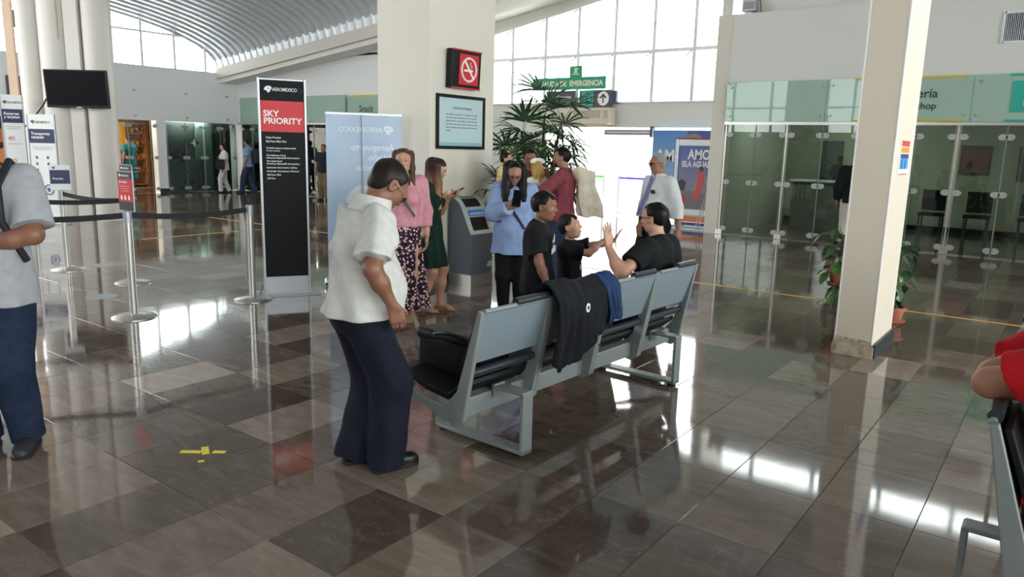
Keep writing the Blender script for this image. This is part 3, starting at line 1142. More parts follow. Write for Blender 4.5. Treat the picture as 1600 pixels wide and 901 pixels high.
TILE_ME = tile_box().mesh('floor_tile', M_STONE)
_rng = random.Random(11)
_cells = []
for j in range(-14, 58):
    for k in range(-13, 24):
        cx, cy = TX0 - TXS * (j + 0.5), TY0 + TYS * (k + 0.5)
        if not (FX0 + 0.3 < cx < FX1 - 0.3 and FY0 + 0.3 < cy < FY1 - 0.2):
            continue
        tone = _rng.choice((0.16, 0.2, 0.24, 0.28, 0.3, 0.34, 0.4, 0.5)) + _rng.uniform(-0.03, 0.03)
        tone = TONES.get((j, k), tone)
        d = Vector((cx, cy, -1.57))
        z = d.dot(_fw)
        seen = z > 0.5 and abs(d.dot(_rt) / z) < 0.72 and -0.42 < d.dot(_up) / z < 0.4
        _cells.append((not seen, d.length, cx, cy, tone))
_cells.sort()
for (_, _, cx, cy, tone) in _cells[:300]:
    o = bpy.data.objects.new('floor_tile', TILE_ME)
    COL.objects.link(o)
    o.location = (cx, cy, 0)
    o.parent = floor
    o['tone'] = float(tone)
_mb = MB()
_tn = []
for (_, _, cx, cy, tone) in _cells[300:]:
    a, b = TXS / 2 - 0.0016, TYS / 2 - 0.0016
    _mb.add([(cx - a, cy - b, 0), (cx + a, cy - b, 0), (cx + a, cy + b, 0), (cx - a, cy + b, 0)], [(0, 1, 2, 3)])
    _tn.append(tone)
_far = stuff(_mb.build('stone_tiling', M_STONE_FAR, floor))
_at = _far.data.attributes.new('tone', 'FLOAT', 'FACE')
_at.data.foreach_set('value', _tn)

# ------------------------------------------------------------------ storefront wall (Y = 14.2) on the right
WY = 14.2


def wall_part(name, lo, hi, m=M_WALL, root=None):
    o = box(name, [(a + b) / 2 for a, b in zip(lo, hi)], [b - a for a, b in zip(lo, hi)], m, root)
    return o


wall_right = struct(wall_part('wall_right', (-5.56, WY, 2.14), (5.2, WY + 0.3, 4.12)))
wall_part('end_pier', (-5.83, WY - 0.02, 0), (-5.56, WY + 0.3, 4.12), M_WALL2, wall_right)
wall_part('upper_wall', (-5.45, WY + 0.32, 2.9), (5.2, WY + 0.5, 4.5), M_WALL, wall_right)
wall_part('wall_head', (-5.9, WY + 0.32, 5.02), (5.2, WY + 0.5, 9.0), M_WALL, wall_right)
wall_part('header_rail', (-5.56, WY - 0.03, 2.105), (5.2, WY + 0.05, 2.16), M_STEEL, wall_right)

clere = struct_root('window_clerestory')
box('window_frame', (-0.3, WY + 0.42, 4.52), (11.0, 0.12, 0.05), M_FRAME, clere)
box('window_frame', (-0.3, WY + 0.42, 5.0), (11.0, 0.12, 0.05), M_FRAME, clere)
for i in range(10):
    box('mullion', (-5.8 + 1.2 * i, WY + 0.42, 4.76), (0.07, 0.1, 0.46), M_FRAME, clere)
    box('glass_pane', (-5.2 + 1.2 * i, WY + 0.42, 4.76), (1.12, 0.008, 0.44), M_GLASS, clere)

# return wall and ceiling over the exit lobby
wall_exit_side = struct(wall_part('wall_exit_side', (-5.9, WY + 0.3, 0), (-5.7, 15.95, 6.0)))


def frieze(name, lab, panels, z0, z1, y):
    t = thing(name, lab, 'sign band', ((panels[0][0] + panels[-1][1]) / 2, y, z0))
    x0 = t.location.x
    for a, b in panels:
        box('glass_panel', ((a + b) / 2 - x0, 0, (z1 - z0) / 2), (b - a - 0.006, 0.014, z1 - z0), M_FRIEZE, t)
        for xx in (a + 0.09, b - 0.09):
            for zz in (0.10, z1 - z0 - 0.10):
                s = MB().lathe([(0.022, 0), (0.022, 0.016), (0.012, 0.03)], n=10).build('standoff', M_STEEL, t, True)
                s.location = (xx - x0, -0.007, zz)
                s.rotation_euler = (R(90), 0, 0)
    return t


fr = frieze('sign_band', 'long green frosted glass sign band above the glass doors on the right', [(-5.54, -3.72), (-3.72, -1.5), (-1.5, 0.4), (0.4, 2.4)], 2.16, 2.88, WY - 0.075)
_fx = fr.location.x
text('Cafetería', 0.20, fr, (-1.99 - _fx, -0.012, 0.385), mat('sign_lettering_dark', (52, 64, 62), 0.5), 'RIGHT', 0.012)
text('Coffee shop', 0.155, fr, (-1.99 - _fx, -0.012, 0.20), mat('sign_lettering_dark', (52, 64, 62), 0.5), 'RIGHT', 0.012)
for zz in (0.015, 0.705):
    box('yellow_strip', (-2.42 - _fx, -0.012, zz), (1.65, 0.012, 0.035), M_YELLOW, fr)
    box('teal_strip', (0.02 - _fx, -0.012, zz), (2.1, 0.012, 0.035), M_TEAL, fr)
_cup = box('cup_pictogram_plate', (-0.70 - _fx, -0.014, 0.375), (0.56, 0.02, 0.47), M_TEAL, fr, bevel=0.006)
MB().lathe([(0.10, 0), (0.10, 0.01)], n=20).build('pictogram', mat('pictogram_pale', (150, 190, 172), 0.5), _cup).matrix_local = Matrix.Translation((-0.73 - _fx, -0.026, 0.285)) @ Matrix.Rotation(R(90), 4, 'X')
for _q in (-0.78, -0.72):
    MB().tube([(_q - _fx, -0.026, 0.42), (_q + 0.02 - _fx, -0.026, 0.46), (_q - 0.005 - _fx, -0.026, 0.50), (_q + 0.02 - _fx, -0.026, 0.55)], 0.008, 6).build('steam_mark', mat('sign_lettering_dark', (52, 64, 62), 0.5), _cup)


M_FIT = mat('patch_steel', (178, 178, 172), 0.5, 0.3)
M_EDGE = mat('edge_grey', (128, 132, 130), 0.5, 0.3)


def glass_door(name, x0, x1, y, ztop, axis='x', thick=0.012, fits=True, m=None):
    """one frameless door leaf with oval patch fittings at its edges"""
    d = struct_root(name, ((x0 + x1) / 2, y, 0) if axis == 'x' else (y, (x0 + x1) / 2, 0), 0 if axis == 'x' else R(90))
    w = abs(x1 - x0)
    box('glass_pane', (0, 0, ztop / 2 + 0.01), (w - 0.012, thick, ztop - 0.02), m or M_DOORG, d)
    if fits:
        for sx in (-1, 1):
            box('edge_strip', (sx * (w / 2 - 0.006), 0, ztop / 2), (0.009, 0.016, ztop - 0.03), M_EDGE, d)
            for zz in (0.12, 1.02, 1.92):
                p = MB().prism([(0.052 * math.cos(a) * (1.25), 0.05 * math.sin(a)) for a in [2 * math.pi * k / 16 for k in range(16)]], 'y', -0.018, 0.018).build('patch_fitting', M_FIT, d, True)
                p.location = (sx * (w / 2 - 0.05), 0, zz)
    return d


_edges = [-5.50, -4.95, -4.40, None, -4.34, -3.74, -3.15, None, -3.09, -2.67, -2.24, -1.67, None, -1.60, -0.97, -0.33, None, -0.27, 0.35, 0.95, None, 1.0, 1.6, 2.2]
_n = 1
for a, b in zip(_edges[:-1], _edges[1:]):
    if a is not None and b is not None:
        glass_door('door_%d' % _n, a, b, WY, 2.10)
        _n += 1
for xx in (-5.52, -4.37, -3.12, -1.635, -0.30, 0.975):
    p = struct(box('trim_%d' % _n, (xx, WY, 1.05), (0.022, 0.05, 2.1), M_STEEL))
    box('floor_box', (xx, WY, 0.05), (0.13, 0.09, 0.09), M_STEEL, p)
    _n += 1

# shop interior behind the doors
M_SHOPW = mat('shop_wall_grey_green', (160, 168, 152), 0.8)
M_SHOPC = mat('shop_ceiling', (120, 124, 120), 0.8)
shop = struct(wall_part('wall_shop_back', (-5.6, 18.4, 0), (5.2, 18.6, 2.9), M_SHOPW))
wall_part('shop_side', (-5.68, WY + 0.32, 0), (-5.58, 18.6, 2.9), M_SHOPW, shop)
wall_part('shop_side', (5.2, WY + 0.02, 0), (5.3, 18.6, 2.9), M_SHOPW, shop)
wall_part('shop_floor', (-5.6, 15.9, -0.1), (5.2, 18.6, -0.002), mat('shop_floor_stone', (84, 80, 76), 0.15), shop)
wall_part('shop_ceiling', (-5.6, WY + 0.52, 2.9), (5.2, 18.6, 3.0), M_SHOPC, shop)
wall_part('skirting', (-5.56, 18.36, 0), (5.2, 18.4, 0.12), M_BLACK, shop)
for xx, yy, where in ((-4.9, 15.6, 'nearest the exit lobby'), (-3.5, 15.6, 'second from the exit lobby'), (-2.0, 15.8, 'behind the right pillar'), (-0.7, 15.6, 'under the coffee cup sign'), (-3.9, 17.2, 'farthest back, beyond the man in black')):
    lp = thing('ceiling_light', 'square white ceiling luminaire in the shop, ' + where, 'light', (xx, yy, 2.88), 0, 'luminaires of the shop on the right')
    box('frame', (0, 0, 0), (0.52, 0.34, 0.03), M_WHITE, lp)
    box('diffuser', (0, 0, -0.017), (0.46, 0.28, 0.012), mat('lamp_diffuser', (255, 252, 244), 0.5, emit=((255, 250, 240), 30.0)), lp)

for xx, zz, w, h_, c, lab in ((-4.6, 1.45, 0.5, 0.9, (70, 84, 80), 'dark framed picture on the shop back wall near the exit lobby'), (-1.75, 1.55, 0.55, 0.6, (112, 58, 52), 'reddish framed picture on the shop back wall right of the pillar'), (-0.75, 1.5, 0.5, 0.7, (62, 64, 60), 'dark framed picture on the shop back wall at the far right')):
    wp = thing('wall_picture', lab, 'picture', (xx, 18.38, zz))
    box('frame', (0, 0, 0), (w, 0.03, h_), M_DARK, wp)
    box('print', (0, -0.018, 0), (w * 0.86, 0.006, h_ * 0.88), mat('print_%d' % c[0], c, 0.6), wp)
ct = thing('shop_counter', 'low grey service counter inside the shop behind the glass doors', 'counter', (-4.2, 17.2, 0))
box('front_panel', (0, 0, 0.5), (1.6, 0.5, 1.0), mat('counter_grey', (112, 118, 114), 0.5), ct)
box('top_board', (0, 0, 1.02), (1.7, 0.6, 0.04), M_WHITE, ct)
for k, xx in enumerate((-2.3, -1.5, -0.6)):
    ch = thing('shop_chair', ['dark chair inside the shop, showing beside the pillar', 'dark chair inside the shop under the reddish picture', 'dark chair inside the shop under the coffee cup sign'][k], 'chair', (xx, 17.4, 0))
    box('seat', (0, 0, 0.45), (0.44, 0.44, 0.06), M_BLACK, ch)
    box('backrest', (0, 0.2, 0.72), (0.44, 0.05, 0.42), M_BLACK, ch)
    for sx in (-1, 1):
        for sy in (-1, 1):
            box('leg', (sx * 0.19, sy * 0.19, 0.21), (0.03, 0.03, 0.42), M_DARK, ch)

# ------------------------------------------------------------------ central column and right pillar
M_COLC = mat('column_paint', (226, 218, 206), 0.55, bump=(25, 0.04))
column = struct(wall_part('column_central', (-6.56, 6.13, 0), (-5.75, 7.25, 6.6), M_COLC))
wall_part('plinth', (-6.57, 6.12, 0), (-5.74, 7.26, 0.12), M_DARK, column)
M_PILLAR = mat('pillar_paint', (222, 208, 192), 0.5, bump=(18, 0.05))
pillar = struct(wall_part('pillar_right', (-1.405, 6.275, 0.10), (-1.125, 7.03, 7.0), M_PILLAR))
for sx in (-1, 1):
    for sy in (-1, 1):
        box('corner_bead', (-1.265 + sx * 0.137, 6.6525 + sy * 0.3745, 3.5), (0.012, 0.012, 6.9), M_WHITE, pillar, bevel=0.003)
_pl = MB()
_pl.prism([(-1.42, 6.26), (-1.11, 6.26), (-1.11, 7.045), (-1.42, 7.045)], 'z', 0, 0.085)
_pl.prism([(-1.412, 6.268), (-1.117, 6.268), (-1.117, 7.037), (-1.412, 7.037)], 'z', 0.085, 0.11)
_pl.build('pillar_base', mat('worn_plaster_base', (198, 184, 164), 0.8, noise=(14, (150, 128, 104), 5), bump=(30, 0.5)), pillar)
box('dark_skirting', (-1.104, 6.66, 0.055), (0.012, 0.76, 0.11), M_DARK, pillar)
_np = MB()
_rng2 = random.Random(5)
for i in range(14):
    x = -1.40 + i * 0.02
    _np.box((x, 6.272, 0.115 + _rng2.uniform(0, 0.02)), (0.02, 0.008, _rng2.uniform(0.012, 0.04)))
stuff(_np.build('chipped_plaster', mat('worn_plaster_base', (198, 184, 164)), pillar))

# ------------------------------------------------------------------ exit lobby: glazed wall at Y = 16
XW0, XW1 = -12.9, -5.9
wall_exit = struct(wall_part('wall_exit', (XW0, 15.9, 2.10), (XW1, 16.1, 2.66)))
wall_part('exit_jamb', (XW0, 15.9, 0), (-10.9, 16.1, 2.10), M_WALL, wall_exit)
wall_part('exit_jamb', (-6.5, 15.9, 0), (XW1, 16.1, 2.10), M_WALL, wall_exit)
wall_part('sill_shadow_gap', (XW0, 15.86, 2.655), (XW1, 16.12, 2.685), M_ALU, wall_exit)


def topz(x):
    return 4.46 + 0.178 * (x + 12.8)


win = struct_root('window_exit')
mull = [-12.85, -12.04, -11.02, -10.06, -9.05, -8.05, -7.07, -6.1]
for x in mull:
    box('mullion', (x, 16.0, (2.68 + topz(x)) / 2), (0.075, 0.11, topz(x) - 2.68), M_FRAME, win)
box('rail', ((XW0 + XW1) / 2, 16.0, 3.80), (XW1 - XW0, 0.10, 0.075), M_FRAME, win)
MB().add([(XW0, 15.93, topz(XW0) - 0.05), (XW1, 15.93, topz(XW1) - 0.05), (XW1, 15.93, topz(XW1) + 0.05), (XW0, 15.93, topz(XW0) + 0.05),
          (XW0, 16.07, topz(XW0) - 0.05), (XW1, 16.07, topz(XW1) - 0.05), (XW1, 16.07, topz(XW1) + 0.05), (XW0, 16.07, topz(XW0) + 0.05)],
         [(0, 1, 2, 3), (7, 6, 5, 4), (0, 4, 5, 1), (3, 2, 6, 7), (0, 3, 7, 4), (1, 5, 6, 2)]).build('head_rail', M_FRAME, win)
for a, b in zip(mull[:-1], mull[1:]):
    box('glass_pane', ((a + b) / 2, 16.0, 3.22), (b - a - 0.07, 0.008, 1.08), M_GLASS, win)
    MB().add([(a + .03, 16, 3.84), (b - .03, 16, 3.84), (b - .03, 16, topz(b) - .04), (a + .03, 16, topz(a) - .04)], [(0, 1, 2, 3)]).build('glass_pane', M_GLASS, win)
    for zz in (3.70, topz(b) - 0.14):
        MB().tube([(b - 0.06, 15.96, zz + 0.06), (b - 0.13, 15.90, zz), (b - 0.16, 15.86, zz - 0.06)], 0.013, 6).build('window_stay', M_DARK, win)
wall_part('gable_head', (XW0, 15.95, topz(XW1) - 0.0), (XW1, 16.1, 9.0), M_WALL, wall_exit)
MB().add([(XW0, 15.98, topz(XW0) + 0.05), (XW1, 15.98, topz(XW1) + 0.05), (XW1, 15.98, topz(XW1) + 0.3), (XW0, 15.98, topz(XW1) + 0.3)], [(0, 1, 2, 3)]).build('gable_infill', M_WALL, wall_exit)

# sliding exit door leaves, one at each side of the opening
for i, (a, b) in enumerate(((-10.85, -10.2), (-7.15, -6.52))):
    glass_door('door_%d' % (_n + i), a, b, 16.0, 2.08, m=M_GLASS, fits=False)
_n += 2
# return wall of the left storefront
wall_lobby = struct(wall_part('wall_lobby', (-13.1, WY, 0), (-12.9, 16.1, 6.2), M_WALL))

# ------------------------------------------------------------------ left storefront (Y = 14.2) and far wall (X = -21.6)
XL = -21.6
wall_left = struct(wall_part('wall_left', (-21.6, WY, 2.12), (-13.1, WY + 0.25, 3.95), M_WALLG))
MB().prism([(-21.6, 3.9), (-13.1, 3.9), (-13.1, 4.75), (-14.2, 4.28), (-21.6, 3.72 + 0.0)][:4] + [(-21.6, 3.95)], 'y', WY, WY + 0.25).build('sloping_head', M_WALLG, wall_left)
box('header_rail', (-17.35, WY - 0.03, 2.10), (8.5, 0.08, 0.05), M_STEEL, wall_left)
for k, (a, b) in enumerate(((-21.45, -20.9), (-20.9, -20.3), (-20.26, -19.5), (-19.5, -18.7), (-18.7, -17.9), (-17.86, -17.1), (-17.1, -16.3), (-16.26, -15.5), (-15.5, -14.7), (-14.66, -13.9), (-13.9, -13.15))):
    glass_door('door_%d' % _n, a, b, WY, 2.08)
    _n += 1
frl = frieze('sign_band', 'green frosted glass sign band on the far storefront behind the black priority sign', [(-21.4, -18.9), (-18.9, -16.42)], 2.14, 2.88, WY - 0.075)
fr2 = frieze('sign_band', 'short green glass sign panel with a yellow top strip beside the big white column', [(-16.3, -14.6), (-14.6, -13.2)], 2.14, 2.84, WY - 0.075)
text('Snack', 0.24, fr2, (-15.85 - fr2.location.x, -0.012, 0.28), mat('sign_lettering_dark', (52, 64, 62), 0.5), 'LEFT', 0.02)
text('Snack', 0.15, fr2, (-15.85 - fr2.location.x, -0.012, 0.06), mat('sign_lettering_dark', (52, 64, 62), 0.5), 'LEFT', 0.02)
box('yellow_strip', (-15.4 - fr2.location.x, -0.012, 0.70), (1.75, 0.012, 0.04), M_YELLOW, fr2)
shopl = struct(wall_part('wall_shop_far', (-21.6, 17.4, 0), (-13.1, 17.6, 2.6), mat('shop_wall_olive', (134, 146, 128), 0.8)))
wall_part('shop_ceiling', (-21.6, WY + 0.25, 2.5), (-13.1, 17.5, 2.6), M_SHOPC, shopl)
wall_part('shop_floor', (-21.6, 14.9, -0.1), (-13.1, 17.5, -0.003), mat('shop_floor_stone', (84, 80, 76), 0.15), shopl)
wall_part('shop_side', (-13.1, 16.1, 0), (-13.0, 17.6, 2.6), mat('shop_wall_olive', (134, 146, 128)), shopl)
wall_part('shop_side', (-21.7, 14.5, 0), (-21.6, 17.6, 2.6), mat('shop_wall_olive', (134, 146, 128)), shopl)
for xx, where in ((-19.9, 'above the walking couple'), (-17.2, 'behind the black priority sign'), (-14.8, 'behind the blue banner')):  # luminaires added to brighten the dim interior behind the left storefront
    lp = thing('ceiling_light', 'added white ceiling luminaire in the far shop ' + where, 'light', (xx, 15.8, 2.48))
    box('frame', (0, 0, 0), (1.2, 0.34, 0.03), M_WHITE, lp)
    box('diffuser', (0, 0, -0.017), (1.14, 0.28, 0.012), mat('lamp_diffuser', (255, 252, 244), 0.5, emit=((255, 250, 240), 30.0)), lp)
lp = thing('ceiling_light', 'added white ceiling luminaire in the dark glazed shop by the white pier', 'light', (XL - 0.42, 12.7, 2.18))  # one more lamp, added to lift the dark interior
box('frame', (0, 0, 0), (0.22, 1.2, 0.03), M_WHITE, lp)
box('diffuser', (0, 0, -0.017), (0.18, 1.14, 0.012), mat('lamp_diffuser', (255, 252, 244), 0.5, emit=((255, 250, 240), 30.0)), lp)
box('green_poster', (-19.4, 17.37, 1.1), (1.1, 0.02, 1.6), mat('poster_green', (66, 120, 70), 0.6), shopl)

wall_far = struct(wall_part('wall_far', (XL - 0.3, 9.0, 2.08), (XL, 14.45, 3.56), M_WALLG))
wall_part('pier', (XL - 0.3, 11.50, 0), (XL, 11.76, 2.08), M_WALLG, wall_far)
wall_part('pier', (XL - 0.3, 14.05, 0), (XL, 14.45, 2.08), M_WALLG, wall_far)
wall_part('pier', (XL - 0.3, -6.0, 0), (XL, 9.0, 3.56), M_WALLG, wall_far)
box('pier_skirting', (XL + 0.006, 11.63, 0.06), (0.02, 0.27, 0.12), M_DARK, wall_far)
for yy in (10.9, 12.45, 13.8):
    for zz in (2.2, 2.9):
        s = MB().lathe([(0.04, 0), (0.04, 0.02)], n=10).build('anchor_stud', M_STEEL, wall_far, True)
        s.location = (XL, yy, zz)
        s.rotation_euler = (0, R(90), 0)
gl = struct_root('window_gable')
box('sill', (XL - 0.1, 8.0, 3.57), (0.24, 14.0, 0.05), M_FRAME, gl)
for i in range(13):
    yy = 2.5 + i * 0.97
    box('mullion', (XL - 0.1, yy, 4.9), (0.10, 0.06, 2.7), M_FRAME, gl)
    for zz, hgt in ((4.06, 0.94), (5.4, 1.72)):
        box('glass_pane', (XL - 0.1, yy + 0.485, zz), (0.008, 0.90, hgt), M_GLASS, gl)
box('rail', (XL - 0.1, 8.3, 4.54), (0.09, 12.2, 0.05), M_FRAME, gl)

# warm food shop and dark glazed shop in the far wall
ws = struct(wall_part('wall_shop_warm', (XL - 3.2, 9.0, 0), (XL - 3.1, 13.3, 2.3), mat('shop_warm_wall', (182, 132, 88), 0.7)))
wall_part('shop_side', (XL - 3.2, 13.25, 0), (XL - 0.62, 13.32, 2.3), mat('shop_warm_wall', (182, 132, 88)), ws)
wall_part('shop_ceiling', (XL - 3.2, 9.0, 2.2), (XL - 0.62, 13.3, 2.3), M_SHOPC, ws)
wall_part('shop_floor', (-24.8, 9.0, -0.1), (FX0, 13.3, 0), M_GROUT, ws)
for i, yy in enumerate((10.75, 11.47, 12.19, 12.91)):
    sh = thing('display_shelf', ['wooden display shelf behind the woman in teal', 'wooden display shelf with the yellow banner in the warm lit shop', 'wooden display shelf right of the yellow banner in the warm lit shop', 'wooden display shelf next to the white pier in the warm lit shop'][i], 'shelf', (-24.4, yy, 0))
    for sy in (-1, 1):
        box('side_panel', (0, sy * 0.33, 1.0), (0.34, 0.03, 2.0), M_WOOD, sh)
    box('back_panel', (-0.155, 0, 1.0), (0.02, 0.63, 2.0), M_WOOD, sh)
    for zz in (0.1, 0.5, 0.9, 1.3, 1.7, 2.0):
        box('shelf_board', (0, 0, zz), (0.34, 0.62, 0.03), M_WOOD, sh)
    gr = MB()
    rg = random.Random(i)
    for zz in (0.5, 0.9, 1.3, 1.7):
        for q in range(4):
            gr.box((0.04, -0.24 + q * 0.16, zz + 0.10), (0.14, 0.11, rg.uniform(0.10, 0.2)))
    g = gr.build('assorted_goods', mat('goods_brown', (104, 62, 42), 0.5, noise=(9, (226, 180, 110), 2)), sh)
    stuff(g)
box('yellow_banner', (-24.2, 11.6, 1.62), (0.02, 0.5, 0.85), mat('banner_yellow', (214, 160, 40), 0.6), ws)
wl = thing('ceiling_light', 'warm ceiling light in the wooden food shop far left', 'light', (XL - 1.6, 11.0, 2.17))
box('frame', (0, 0, 0), (0.5, 0.8, 0.03), M_WHITE, wl)
box('diffuser', (0, 0, -0.018), (0.44, 0.74, 0.012), mat('lamp_warm', (255, 226, 180), 0.5, emit=((255, 210, 150), 16.0)), wl)
for a, b in ((9.05, 9.85), (9.85, 10.65), (10.65, 11.48)):
    glass_door('door_%d' % _n, a, b, XL + 0.02, 2.06, 'y', m=glass_mat('warm_shop_glass', (238, 236, 230), 0.8))
    _n += 1
for k, (a, b) in enumerate(((11.78, 12.36), (12.36, 12.92), (12.96, 13.5), (13.5, 14.04))):
    glass_door('door_%d' % _n, a, b, XL + 0.02, 2.06, 'y')
    _n += 1
dk = struct(wall_part('wall_shop_dark', (XL - 0.62, 11.6, 0), (XL - 0.55, 14.4, 2.3), mat('shop_wall_dark', (66, 72, 76), 0.7)))
wall_part('shop_ceiling', (XL - 0.62, 11.6, 2.2), (XL - 0.3, 14.4, 2.3), M_SHOPC, dk)
wall_part('shop_side', (XL - 0.62, 14.4, 0), (XL - 0.02, 14.5, 2.3), mat('shop_wall_dark', (66, 72, 76)), dk)
box('pale_screen', (XL - 0.5, 13.25, 1.05), (0.03, 0.55, 2.05), mat('screen_panel', (128, 152, 148), 0.6), dk)
_fl = MB()
rg = random.Random(3)
for i in range(46):
    yy, zz = rg.uniform(11.85, 12.85), rg.uniform(0.05, 1.5)
    _fl.prism([(yy + 0.04 * math.cos(a), zz + 0.04 * math.sin(a)) for a in (0.4, 1.6, 2.9, 4.1, 5.2)], 'x', XL + 0.028, XL + 0.030)
stuff(_fl.build('petal_decals', mat('decal_dark', (44, 52, 58), 0.6), dk))
box('frosted_lower_film', (XL + 0.012, 12.35, 0.50), (0.004, 1.1, 0.95), glass_mat('frosted_film', (200, 208, 212), 0.6, 0.1, 0.8, (168, 178, 186)), dk)
MB().prism([(12.62 + r_ * math.cos(a), 1.46 + r_ * math.sin(a)) for a, r_ in [(2 * math.pi * k / 8, 0.13 if k % 2 == 0 else 0.05) for k in range(8)]], 'x', XL + 0.028, XL + 0.030).build('star_decal', mat('decal_pale', (176, 186, 184), 0.5), dk)

# ------------------------------------------------------------------ roof: ribbed metal vault
def spring(x):
    if x < -14.2:
        return 3.95 + 0.112 * (x + 19.2)
    return min(4.51 + 0.155 * (x + 14.2), 6.0)


M_ROOF = mat('ribbed_metal_roof', (208, 211, 217), 0.38, 0.3)
roof_rng = []
nx = 0
xs = []
x = -22.0
while x < 5.4:
    xs += [(x, 0.0), (x + 0.05, 0.07), (x + 0.13, 0.07), (x + 0.18, 0.0)]
    x += 0.30
ns = 26
vs, fs = [], []
for (xx, dz) in xs:
    z0 = spring(xx)
    for i in range(ns + 1):
        th = math.pi * i / ns
        # flattened arch from Y=13.6 over to Y=-6.2
        yy = 3.7 + 9.9 * math.cos(th)
        zz = z0 + 1.71 * max(0.0, math.sin(th)) ** 0.89 + dz * 1.0
        vs.append((xx, yy, zz))
m1 = ns + 1
for a in range(len(xs) - 1):
    for i in range(ns):
        if -20.6 < xs[a][0] < -15.5 and 12 <= i < 20:      # opening left for the added skylight
            continue
        fs.append((a * m1 + i, a * m1 + i + 1, (a + 1) * m1 + i + 1, (a + 1) * m1 + i))
_me = bpy.data.meshes.new('ceiling')
_me.from_pydata(vs, [], fs)
_me.materials.append(M_ROOF)
_me.update()
roof = bpy.data.objects.new('ceiling', _me)
COL.objects.link(roof)
struct(roof)


sky_w = struct_root('window_skylight_added')  # skylight out of view, added to bring daylight to the far left corner
for q in range(5):
    x0_, x1_ = -20.6 + q * 1.03, -20.6 + (q + 1) * 1.03
    for i in range(12, 20):
        (ya, za), (yb, zb) = [(3.7 + 9.9 * math.cos(math.pi * t_ / ns), 1.71 * max(0.0, math.sin(math.pi * t_ / ns)) ** 0.89 + 0.09) for t_ in (i, i + 1)]
        if i % 2 == 0:
            (yc, zc) = (3.7 + 9.9 * math.cos(math.pi * (i + 2) / ns), 1.71 * max(0.0, math.sin(math.pi * (i + 2) / ns)) ** 0.89 + 0.09)
            MB().add([(x0_ + .03, ya, spring(x0_) + za), (x1_ - .03, ya, spring(x1_) + za), (x1_ - .03, yc, spring(x1_) + zc), (x0_ + .03, yc, spring(x0_) + zc)], [(0, 1, 2, 3)]).build('glass_pane', M_GLASS, sky_w)
    MB().tube([(x0_, 3.7 + 9.9 * math.cos(math.pi * t_ / ns), spring(x0_) + 1.71 * math.sin(math.pi * t_ / ns) ** 0.89 + 0.08) for t_ in range(12, 21)], 0.04, 6).build('glazing_bar', M_FRAME, sky_w)


def sloped_beam(name, y0, y1, za, zb, m, parent, x0=-21.6, x1=5.2):
    mb = MB()
    pts = [x0, -19, -16.6, -14.2, -11, -8, -5, x1]
    for a, b in zip(pts[:-1], pts[1:]):
        v = []
        for q in (a, b):
            v += [(q, y0, spring(q) + za), (q, y1, spring(q) + za), (q, y1, spring(q) + zb), (q, y0, spring(q) + zb)]
        mb.add(v, [(0, 1, 5, 4), (1, 2, 6, 5), (2, 3, 7, 6), (3, 0, 4, 7), (0, 3, 2, 1), (4, 5, 6, 7)])
    return mb.build(name, m, parent)


sloped_beam('eaves_beam', 13.45, 13.85, -0.27, 0.03, mat('beam_paint', (204, 196, 186), 0.6), roof)
sloped_beam('cove_band', 13.55, 14.2, -0.40, -0.26, M_WALL, roof)
sloped_beam('lobby_soffit', 13.85, 16.1, 0.0, 0.06, M_WALL, roof, -13.0)
sloped_beam('eaves_closure', 13.85, 13.9, 0.0, 3.2, M_WALL, roof, -21.6)

# wall behind the camera (tall windows on its far half, placed for the light) and side wall with a window band added for daylight
wall_back = struct(wall_part('wall_back', (-22, -6.4, 0), (5.3, -6.2, 2.55)))
wall_part('wall_back_head', (-22, -6.4, 5.0), (5.3, -6.2, 9.5), M_WALL, wall_back)
wall_part('wall_back_near', (-6.2, -6.4, 2.55), (5.3, -6.2, 5.0), M_WALL, wall_back)
bw = struct_root('window_back')
for i in range(10):
    xx = -21.9 + i * 1.744
    box('mullion', (xx, -6.3, 3.775), (0.09, 0.12, 2.45), M_FRAME, bw)
    if i < 9:
        box('glass_pane', (xx + 0.872, -6.3, 3.775), (1.655, 0.008, 2.45), M_GLASS, bw)
box('rail', (-14.05, -6.3, 3.6), (15.7, 0.10, 0.07), M_FRAME, bw)
wall_side = struct(wall_part('wall_side', (5.2, -6.4, 0), (5.4, 14.5, 0.9)))
wall_part('wall_side_head', (5.2, -6.4, 4.1), (5.4, 14.5, 9.5), M_WALL, wall_side)
wall_part('wall_side_pier', (5.2, 12.0, 0.9), (5.4, 14.5, 4.1), M_WALL, wall_side)
sw_ = struct_root('window_side_added')
for i in range(11):
    yy = -6.0 + i * 1.8
    box('mullion', (5.3, yy, 2.5), (0.12, 0.09, 3.2), M_FRAME, sw_)
    if i < 10:
        box('glass_pane', (5.3, yy + 0.9, 2.5), (0.008, 1.7, 3.2), M_GLASS, sw_)

# outside the exit: pavement and a pale building across the road
M_PAVE = mat('pale_pavement', (206, 202, 196), 0.7)
pv = struct(box('pavement', (-9.5, 24, -0.06), (40, 16.1, 0.1), M_PAVE))
bld = thing('building', 'pale plain building across the road seen through the exit', 'building', (-14.0, 30.0, 0))
box('wall', (0, 0, 2.6), (24, 0.3, 5.2), M_WHITE, bld)
for xx in (-2.1, -1.3):
    w_ = box('window', (xx, -0.17, 2.0), (0.6, 0.06, 0.9), M_ALU, bld)
    box('pane', (xx, -0.205, 2.0), (0.5, 0.02, 0.8), mat('far_pane', (150, 176, 172), 0.2), w_)

# ------------------------------------------------------------------ cloth materials
def cloth(name, rgb, rgb2=None, rough=0.85):
    return mat(name, rgb, rough, spec=0.25, noise=(26, rgb2 or tuple(max(0, c - 8) for c in rgb), 3), bump=(240, 0.12))


